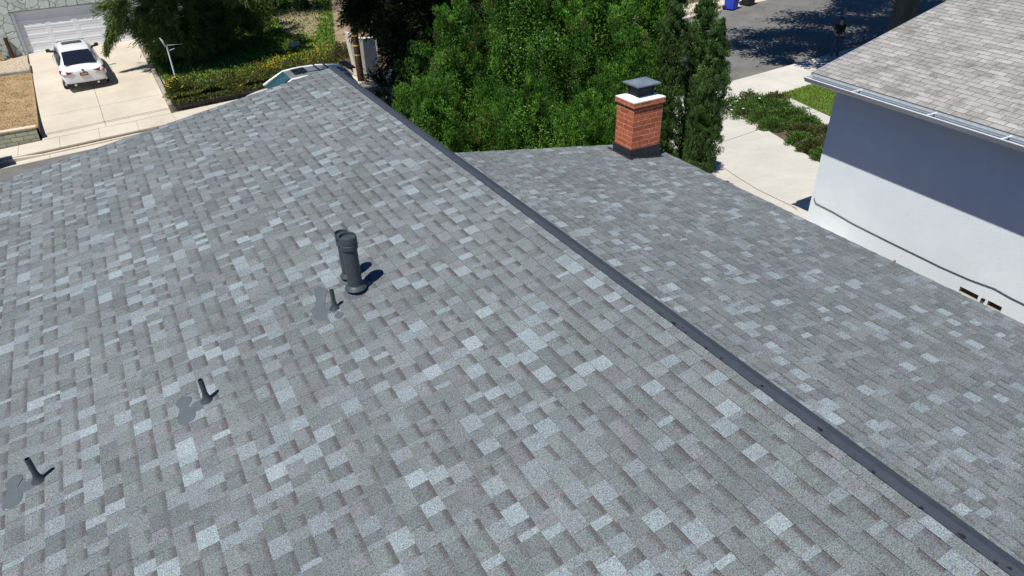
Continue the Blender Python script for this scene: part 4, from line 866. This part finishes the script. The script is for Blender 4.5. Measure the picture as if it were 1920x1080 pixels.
M['gblock'] = brickmat('pale_green_blocks', S(176, 178, 156), S(156, 160, 138), S(108, 106, 88), .42, .17, .012, 'x')
M['pink'] = mat('pinkish_coping', S(226, 200, 176)[:3], .8, var=.1, scale=5)
block_wall('yard_wall', (-12, 32.78), (-3.28, 32.82), .22, -10.0, -9.24, M['gblock'], 'low pale block wall with a pinkish coping in front of the dry yard', .06, M['pink'])
M['gravel'] = mat('gravel', S(206, 192, 168)[:3], .95, col2=S(140, 124, 100)[:3], scale=14, bump=1, bscale=25, detail=3, thr=(.42, .58))
patch('gravel_bed', [(-12, 42.1), (-3.5, 42.1), (-3.62, 45.45), (-12, 45.45)], 4, 4, M['gravel'], 0, lambda x, y: -8.99)
kb = MB(); kb.box(-12, 41.8, -9.4, -3.46, 42.08, -8.95); kb.box(-3.53, 42.08, -9.4, -3.46, 43.2, -8.96); tag(kb.build('planter_kerb', M['kerbc'], bevel=.03), 'rounded concrete kerb edging the gravel bed by the garage', 'kerb')
M['wood'] = mat('tan_wood', (.48, .36, .20), .8, col2=(.30, .2, .1), scale=6, stretch=(1, 1, .15))
t = empty('wood_planks', (-4.80, 44.75, -8.98), 0, 'tan wooden planks leaning against the flagstone wall at the left edge', 'planks')
for k in range(4): mb = MB(); mb.box(-.07+k*.15-.3, -.02, 0, .05+k*.15-.3, .02, 1.55+.06*k, M=Matrix.Rotation(radians(-9), 4, 'X') @ Matrix.Rotation(radians(-13), 4, 'Y')); mb.build('plank', M['wood'], t)
mb = MB(); mb.tube([(0, 0, 0), (-.02, .04, 1.0)], [.11, .09], 10); o = mb.build('shadow_post', M['pole'], smooth=True, ang=50); o.location = (-4.25, 45.2, -8.98); tag(o, 'dark post standing in for a shadow between the planks and the garage door frame', 'post')  # solid dark post in place of the shadow stripe beside the planks

# ------------------------------------------------------------------ vehicles
M['carw'] = mat('white_car_paint', (.80, .80, .80), .25, spec=.5, coat=.8)
M['cars'] = mat('grey_roof_paint', (.24, .27, .28), .3, metal=.3, spec=.5, coat=.6)
M['glass'] = mat('dark_tinted_glass', (.012, .014, .02), .05, spec=.8)
M['glasst'] = mat('teal_windshield', (.03, .085, .095), .06, spec=.9)
M['blk'] = mat('black_plastic', (.02, .02, .022), .5)
M['tyre'] = mat('tyre_rubber', (.025, .025, .025), .85); M['rim'] = mat('alloy_rim', (.35, .36, .38), .3, metal=.8)
M['tail'] = mat('tail_lamp_red', (.25, .012, .02), .2, coat=.8); M['head'] = mat('lamp_glass', (.5, .52, .55), .15, coat=.8)
M['plate'] = mat('plate_dark', (.20, .09, .045), .4); M['badge'] = mat('badge_steel', (.5, .5, .52), .2, metal=.9); M['cream2'] = mat('plate_text', (.6, .45, .2), .5)
def loft(st, ringf, name, mats, parent, sub=2, cap=True, mi=None):
    mb = MB(); rings = [ringf(*s) for s in st]; n = len(rings[0]); k0 = 0
    for r in rings: mb.v += r
    for i in range(len(rings)-1):
        for j in range(n):
            mb.f.append((i*n+j, i*n+(j+1) % n, (i+1)*n+(j+1) % n, (i+1)*n+j)); mb.mi.append(0); mb.uv.append(None)
    if cap:
        mb.f.append(tuple(reversed(range(n)))); mb.mi.append(0); mb.uv.append(None); k = (len(rings)-1)*n; mb.f.append(tuple(k+j for j in range(n))); mb.mi.append(0); mb.uv.append(None)
    return mb.build(name, mats, parent, smooth=True, sub=sub)
def car(name, loc, rz, label, body, green, roofm, suv=False):
    t = empty(name, loc, rz, label, 'car')
    def ring(y, w, zt, zb):
        h = zt-zb; pr = [(.0, zb), (.80*w, zb), (.97*w, zb+.06), (w, zb+.3*h), (.985*w, zb+.68*h), (.95*w, zt-.07), (.86*w, zt-.01), (.5*w, zt+.018), (0, zt+.03)]
        return [(x, y, z) for x, z in pr]+[(-x, y, z) for x, z in pr[1:-1][::-1]]
    bo = loft(body, ring, 'body', M['carw'], t)
    # greenhouse: bottom ring and roof ring
    (yb0, yb1, zb0, zb1, wb), (yr0, yr1, zr0, zrm, zr1, wr) = green
    ym = (yr0+yr1)/2
    st = [(yb0, wb*.86, zb0, zb0-.04), (yr0-.12*(1 if not suv else .4), wr*.95, zr0-.06, None), (yr0, wr, zr0, None), (ym, wr*1.03, zrm, None), (yr1, wr*.98, zr1, None), (yr1+.08, wr*.96, zr1-.03, None), (yb1, wb*.9, zb1, None)]
    def gring(y, w, z, zbb):
        # side walls run down to the belt line
        f = (y-yb0)/(yb1-yb0); zbelt = zb0*(1-f)+zb1*f-.05; ww = wb*(.94 if .12 < f < .88 else .88)
        zz = max(z, zbelt+.02)
        pr = [(0, zbelt), (ww, zbelt), (ww*.985, zbelt+.08*(zz-zbelt)), (w+.35*(ww-w)*.4, zbelt+.82*(zz-zbelt)), (w*.93, zz-.012), (w*.5, zz+.012), (0, zz+.018)]
        return [(x, y, q) for x, q in pr]+[(-x, y, q) for x, q in pr[1:-1][::-1]]
    loft(st, gring, 'cabin', roofm, t, sub=2)
    return t, ring
def panel(name, pts, m, parent, th=.0): 
    mb = MB(); mb.quad(pts); return mb.build(name, m, parent)
def gridpanel(name, c, m, parent, bulge=0, n=6, nrm_=(0, 0, 1)):
    """slightly domed glass panel from four corners"""
    mb = MB(); c = [Vector(q) for q in c]; N = Vector(nrm_).normalized()
    P = lambda s, t: (c[0]*(1-s)*(1-t)+c[1]*s*(1-t)+c[2]*s*t+c[3]*(1-s)*t)+N*bulge*(1-(2*s-1)**2)*(1-(2*t-1)**2*.5)
    for i in range(n):
        for j in range(n): mb.quad([P(i/n, j/n), P((i+1)/n, j/n), P((i+1)/n, (j+1)/n), P(i/n, (j+1)/n)])
    return mb.build(name, m, parent, smooth=True, merge=True)
def wheel(parent, x, y, r, w_=.22):
    sx = 1 if x > 0 else -1; Mx = Matrix.Translation((x, y, r)) @ Matrix.Rotation(pi/2, 4, 'Y')
    mb = MB(); mb.lathe([(r*.66, -w_/2), (r*.94, -w_/2), (r, -w_/2+.04), (r, w_/2-.04), (r*.94, w_/2), (r*.66, w_/2)], (0, 0, 0), 28, M=Mx); o = mb.build('wheel', M['tyre'], parent, smooth=True, ang=50)
    mb = MB(); zz = sx*(w_/2-.03)
    mb.lathe([(r*.66, zz), (r*.6, zz-sx*.03), (.001, zz-sx*.05)], (0, 0, 0), 28, M=Mx)
    for k in range(5): mb.box(-.03, .02, zz-sx*.035, .03, r*.62, zz-sx*.005, M=Mx @ Matrix.Rotation(k*2*pi/5, 4, 'Z'))
    mb.build('rim', M['rim'], o)
# white fastback saloon, rear towards the camera
bodyA = [(-2.39, .70, .80, .46), (-2.36, .80, .93, .34), (-2.22, .885, 1.03, .27), (-1.9, .92, 1.05, .24), (-1.3, .93, 1.02, .22), (-.4, .925, .97, .2), (.5, .92, .94, .2), (1.2, .915, .92, .22), (1.75, .90, .86, .22), (2.15, .84, .77, .24), (2.34, .72, .68, .3), (2.39, .55, .6, .38)]
ca, ringA = car('parked_car', (-1.28, 40.35, gz(-1.28, 40.35)+.012), radians(3.5), 'white saloon car parked facing the garage, its dark rear window towards the camera', bodyA, ((-2.08, 1.5, 1.05, .95, .84), (-.95, .86, 1.40, 1.46, 1.40, .60)), M['carw'])
ca.rotation_euler = (radians(4.2), 0, radians(3.5)); ca.scale = (1.05, 1.05, 1.05)
gridpanel('rear_window', [(-.62, -1.94, 1.11), (.62, -1.94, 1.11), (.55, -1.02, 1.425), (-.55, -1.02, 1.425)], M['glass'], ca, .045, 6, (0, -.25, 1))
gridpanel('sunroof', [(-.42, .02, 1.484), (.42, .02, 1.484), (.40, .42, 1.466), (-.40, .42, 1.466)], M['glass'], ca, .012)
gridpanel('windscreen', [(-.70, 1.36, 1.0), (.70, 1.36, 1.0), (.54, .86, 1.39), (-.54, .86, 1.39)], M['glass'], ca, .05, 6, (0, .6, 1))
for s in (-1, 1):
    for k, (a, b, c_, d) in enumerate((((s*.835, -1.5, 1.0), (s*.845, -.28, .985), (s*.668, -.26, 1.37), (s*.655, -1.1, 1.30)), ((s*.845, -.22, .985), (s*.815, 1.1, .965), (s*.675, .68, 1.33), (s*.668, -.2, 1.37)))):
        gridpanel('side_window', [a, b, c_, d], M['glass'], ca, .02, 4, (s, 0, .4))
    mb = MB(); mb.box(min(s*.80, s*.96), .77, .97, max(s*.80, s*.96), .86, 1.06); mb.box(min(s*.92, s*1.09), .77, .99, max(s*.92, s*1.09), .90, 1.13); mb.build('mirror', M['blk'], ca, bevel=.03)
    mb = MB(); P_ = [(s*.36, -2.375, .90), (s*.62, -2.34, .945), (s*.885, -2.10, 1.0), (s*.90, -2.12, .86), (s*.80, -2.34, .80), (s*.6, -2.385, .84)]
    mb.quad([(x, y-.03, z) for x, y, z in P_]); mb.build('tail_light', M['tail'], ca)
    mb = MB(); mb.quad([(s*.84, -2.33, .62), (s*.885, -2.24, .68), (s*.89, -2.24, .45), (s*.84, -2.35, .40)]); mb.build('bumper_vent', M['blk'], ca)
    wheel(ca, s*.80, -1.42, .335); wheel(ca, s*.80, 1.42, .335)
    mb = MB(); mb.quad([(s*.55, 2.385, .62), (s*.83, 2.2, .68), (s*.84, 2.2, .58), (s*.56, 2.39, .54)]); mb.build('headlight', M['head'], ca)
mb = MB(); mb.box(-.78, -2.385, .27, .78, -2.2, .44); mb.build('diffuser', M['blk'], ca, bevel=.03)
mb = MB(); mb.box(-.16, -2.425, .72, .16, -2.40, .86); pl = mb.build('number_plate', M['plate'], ca)
mb = MB(); mb.box(-.115, -2.429, .765, .115, -2.426, .815); mb.build('plate_field', M['cream2'], pl)
mb = MB(); mb.lathe([(.052, 0), (.045, .012), (.001, .014)], (0, 0, 0), 20, M=Matrix.Translation((0, -2.385, .955)) @ Matrix.Rotation(radians(75), 4, 'X')); mb.build('badge', M['badge'], ca)
for s in (-.45, .45): mb = MB(); mb.tube([(s, -2.40, .36), (s, -2.2, .36)], .05, 12); mb.build('exhaust', M['badge'], ca)
# white suv at the far kerb, mostly hidden by the roof
bodyB = [(-2.32, .74, .95, .5), (-2.28, .86, 1.1, .36), (-2.1, .92, 1.16, .28), (-1.2, .94, 1.12, .26), (0, .94, 1.08, .24), (1.0, .93, 1.03, .25), (1.7, .91, .94, .26), (2.12, .85, .84, .3), (2.3, .72, .72, .4)]
cb, _ = car('parked_car', (6.65, 29.65, zs(6.65)+.0), radians(90), 'white suv with grey roof and rails at the far kerb, half hidden by the shingles', bodyB, ((-2.22, 1.32, 1.12, 1.06, .88), (-1.95, .35, 1.60, 1.68, 1.62, .64)), M['cars'], True)
gridpanel('windscreen', [(-.70, 1.26, 1.12), (.70, 1.26, 1.12), (.58, .46, 1.60), (-.58, .46, 1.60)], M['glasst'], cb, .05, 6, (0, .6, 1))
gridpanel('sunroof', [(-.40, -.35, 1.705), (.40, -.35, 1.705), (.40, .2, 1.67), (-.40, .2, 1.67)], M['glass'], cb, .01)
gridpanel('rear_window', [(-.62, -2.30, 1.2), (.62, -2.30, 1.2), (.56, -2.08, 1.58), (-.56, -2.08, 1.58)], M['glass'], cb, .03, 4, (0, -1, .4))
mb = MB(); mb.box(-.62, -2.32, 1.585, .62, -1.98, 1.64); mb.build('spoiler', M['blk'], cb, bevel=.02)
for s in (-1, 1):
    for (a, b, c_, d) in (((s*.87, -1.9, 1.14), (s*.875, -.52, 1.1), (s*.735, -.5, 1.54), (s*.72, -1.75, 1.48)), ((s*.875, -.46, 1.1), (s*.85, .95, 1.08), (s*.72, .35, 1.52), (s*.735, -.44, 1.54))):
        gridpanel('side_window', [a, b, c_, d], M['glass'], cb, .02, 4, (s, 0, .4))
    mb = MB(); mb.tube([(s*.70, -1.95, 1.50), (s*.745, -1.0, 1.60), (s*.745, -.2, 1.61), (s*.72, .42, 1.56), (s*.80, 1.0, 1.26), (s*.84, 1.3, 1.1)], [.03, .045, .045, .045, .045, .04], 8); mb.build('roof_pillar', M['carw'], cb, smooth=True)
    mb = MB(); mb.tube([(s*.60, -1.75, 1.66), (s*.60, -1.6, 1.72), (s*.60, -.3, 1.74), (s*.60, -.1, 1.69)], .02, 6); mb.build('roof_rail', M['blk'], cb, smooth=True)
    mb = MB(); mb.box(min(s*.93, s*1.12), .85, 1.05, max(s*.93, s*1.12), 1.0, 1.2); mb.build('mirror', M['blk'], cb, bevel=.03)
    wheel(cb, s*.80, -1.36, .36); wheel(cb, s*.80, 1.40, .36)
for y in (-1.2, -.8): mb = MB(); mb.box(-.60, y-.03, 1.725, .60, y+.03, 1.75); mb.build('crossbar', M['blk'], cb)

# ------------------------------------------------------------------ wheelie bins
M['blue'] = mat('blue_plastic', (.02, .06, .55), .4, spec=.5); M['black'] = mat('black_bin', (.022, .022, .024), .5)
def bin_(loc, rz, m, label, logo=False):
    t = empty('wheelie_bin', loc, rz, label, 'bin', None)
    mb = MB(); b = [(-.24, -.28), (.24, -.28), (.24, .26), (-.24, .26)]; u = [(-.31, -.36), (.31, -.36), (.31, .36), (-.31, .36)]
    for i in range(4):
        j = (i+1) % 4; mb.quad([(*b[i], .06), (*b[j], .06), (*u[j], 1.0), (*u[i], 1.0)])
    mb.quad([(*q, .06) for q in reversed(b)]); bo = mb.build('bin_body', m, t, bevel=.03)
    mb = MB(); mb.box(-.33, -.39, 1.0, .33, .39, 1.05); mb.quad([(-.3, -.36, 1.05), (.3, -.36, 1.05), (.26, 0, 1.11), (-.26, 0, 1.11)]); mb.quad([(-.26, 0, 1.11), (.26, 0, 1.11), (.3, .36, 1.05), (-.3, .36, 1.05)]); mb.build('lid', m, t, bevel=.01)
    mb = MB(); mb.tube([(-.22, .44, .98), (.22, .44, .98)], .018, 6); mb.build('handle', M['blk'], t)
    for s in (-.27, .27): mb = MB(); mb.tube([(s-.03, .28, .11), (s+.03, .28, .11)], .11, 14); mb.build('wheel', M['blk'], t)
    if logo:
        mb = MB()
        for k in range(3):
            a = k*2*pi/3+pi/2; c, s_ = cos(a), sin(a); f_ = lambda x, z: (x*c-z*s_, -.325-.085*(.62+x*s_+z*c-.53), .62+x*s_+z*c)
            mb.quad([f_(-.02, .07), f_(.09, .02), f_(.11, .06), f_(.0, .12)]); mb.quad([f_(.06, -.01), f_(.15, .02), f_(.09, .1)])
        mb.build('recycling_mark', M['black'], bo)
    return t
bin_((32.0, 30.5, zs(32)+.02), radians(12), M['blue'], 'blue recycling bin at the far kerb, top of the picture', True)
bin_((33.45, 30.62, zs(33.45)+.02), radians(8), M['black'], 'black rubbish bin at the far kerb, right of the blue bin')
bin_((-4.95, 31.0, zs(-4.95)+.03), radians(5), M['black'], 'black bin cut by the left edge of the picture beside the far kerb')

# ------------------------------------------------------------------ person on the far edge of the shade
M['skin'] = mat('skin', (.32, .19, .12), .6, var=.1); M['shirt'] = mat('black_shirt', (.018, .018, .02), .85, var=.3)
M['jean'] = mat('blue_jeans', (.055, .085, .17), .85, col2=(.03, .05, .11), scale=9); M['hair'] = mat('dark_hair', (.03, .022, .016), .8); M['shoe'] = mat('pale_shoe', (.45, .44, .42), .7); M['ctl'] = mat('controller_grey', (.5, .5, .5), .4)
def skin(name, verts, edges, radii, m, parent, root=0, sub=2):
    me = bpy.data.meshes.new(name); me.from_pydata(verts, edges, []); me.materials.append(m)
    o = bpy.data.objects.new(name, me); COL.objects.link(o); o.parent = parent
    sk = o.modifiers.new('skin', 'SKIN'); sk.use_smooth_shade = True; me.skin_vertices.new() if not me.skin_vertices else None
    for i, r in enumerate(radii):
        v = me.skin_vertices[0].data[i]; v.radius = r if isinstance(r, tuple) else (r, r); v.use_root = (i == root)
    s = o.modifiers.new('sub', 'SUBSURF'); s.levels = sub; s.render_levels = sub; return o
# local frame: facing -Y (turned below), feet at z=0, 1.74 m tall
pe = empty('person', (28.0, 20.2, zs(28)+.17), radians(-28), 'person in black t-shirt and blue jeans standing in tree shade holding a small controller', 'person')
V = [(0, 0, .93), (0, .0, 1.10), (0, .01, 1.28), (0, .015, 1.42), (0, .005, 1.50), (0, -.03, 1.58), (0, -.045, 1.66), (0, -.04, 1.70),
     (-.17, .02, 1.40), (-.22, .04, 1.16), (-.17, -.16, 1.08), (-.10, -.27, 1.10), (.17, .02, 1.40), (.22, .04, 1.16), (.17, -.16, 1.08), (.10, -.27, 1.10),
     (-.10, 0, .88), (-.12, -.02, .50), (-.14, .02, .09), (-.15, -.10, .045), (.10, 0, .88), (.13, .02, .50), (.16, .06, .09), (.18, -.05, .045)]
Ed = [(0, 1), (1, 2), (2, 3), (3, 4), (4, 5), (5, 6), (6, 7), (3, 8), (8, 9), (9, 10), (10, 11), (3, 12), (12, 13), (13, 14), (14, 15), (0, 16), (16, 17), (17, 18), (18, 19), (0, 20), (20, 21), (21, 22), (22, 23)]
Rr = [(.13, .10), (.125, .095), (.15, .10), (.11, .08), .052, (.072, .085), (.075, .092), (.055, .07), .062, .046, .036, .024, .062, .046, .036, .024, .085, .058, .038, .035, .085, .058, .038, .035]
skin('body', V, Ed, Rr, M['skin'], pe)
g = 1.13
skin('t_shirt', [V[0], V[1], V[2], V[3], (0, .01, 1.46), V[8], (-.205, .03, 1.24), V[12], (.205, .03, 1.24)], [(0, 1), (1, 2), (2, 3), (3, 4), (3, 5), (5, 6), (3, 7), (7, 8)], [(.155, .125), (.15, .12), (.172, .122), (.13, .10), .07, .078, .064, .078, .064], M['shirt'], pe)
skin('jeans', [(0, 0, .96), V[16], V[17], V[18], V[20], V[21], V[22]], [(0, 1), (1, 2), (2, 3), (0, 4), (4, 5), (5, 6)], [(.15, .12), .102, .078, .064, .102, .078, .064], M['jean'], pe)
for s, vx in ((-1, V[19]), (1, V[23])): mb = MB(); mb.box(vx[0]-.045, vx[1]-.07, 0, vx[0]+.045, vx[1]+.17, .085); mb.build('shoe', M['shoe'], pe, bevel=.025)
bm = bmesh.new(); bmesh.ops.create_uvsphere(bm, u_segments=16, v_segments=10, radius=1); 
for v in bm.verts: v.co = Vector((v.co.x*.084, v.co.y*.10-.02, 1.675+v.co.z*.085)) if v.co.z > -.1 or v.co.y > .3 else Vector((v.co.x*.06, v.co.y*.06, 1.66))
me = bpy.data.meshes.new('hair'); bm.to_mesh(me); bm.free(); link('hair', me, M['hair'], pe, True)
mb = MB(); mb.tube([(0, -.115, 1.625), (0, -.15, 1.60)], [.012, .018], 8); mb.build('nose', M['skin'], pe, smooth=True)
for s in (-1, 1):
    mb = MB()
    for k in range(4): x = s*(.095-.012*k); mb.tube([(x, -.285, 1.11), (x-s*.012, -.33+.004*k, 1.105), (x-s*.03, -.345+.004*k, 1.08)], [.0095, .009, .007], 6)
    mb.tube([(s*.08, -.275, 1.12), (s*.055, -.295, 1.14), (s*.04, -.31, 1.14)], [.011, .010, .008], 6); mb.build('hand', M['skin'], pe, smooth=True)
mb = MB(); mb.box(-.09, -.345, 1.075, .09, -.275, 1.115); o = mb.build('controller', M['ctl'], bevel=.012); o.parent = None
o.matrix_world = pe.matrix_basis @ Matrix.Identity(4); tag(o, 'small grey remote controller held in both hands by the standing person', 'controller')
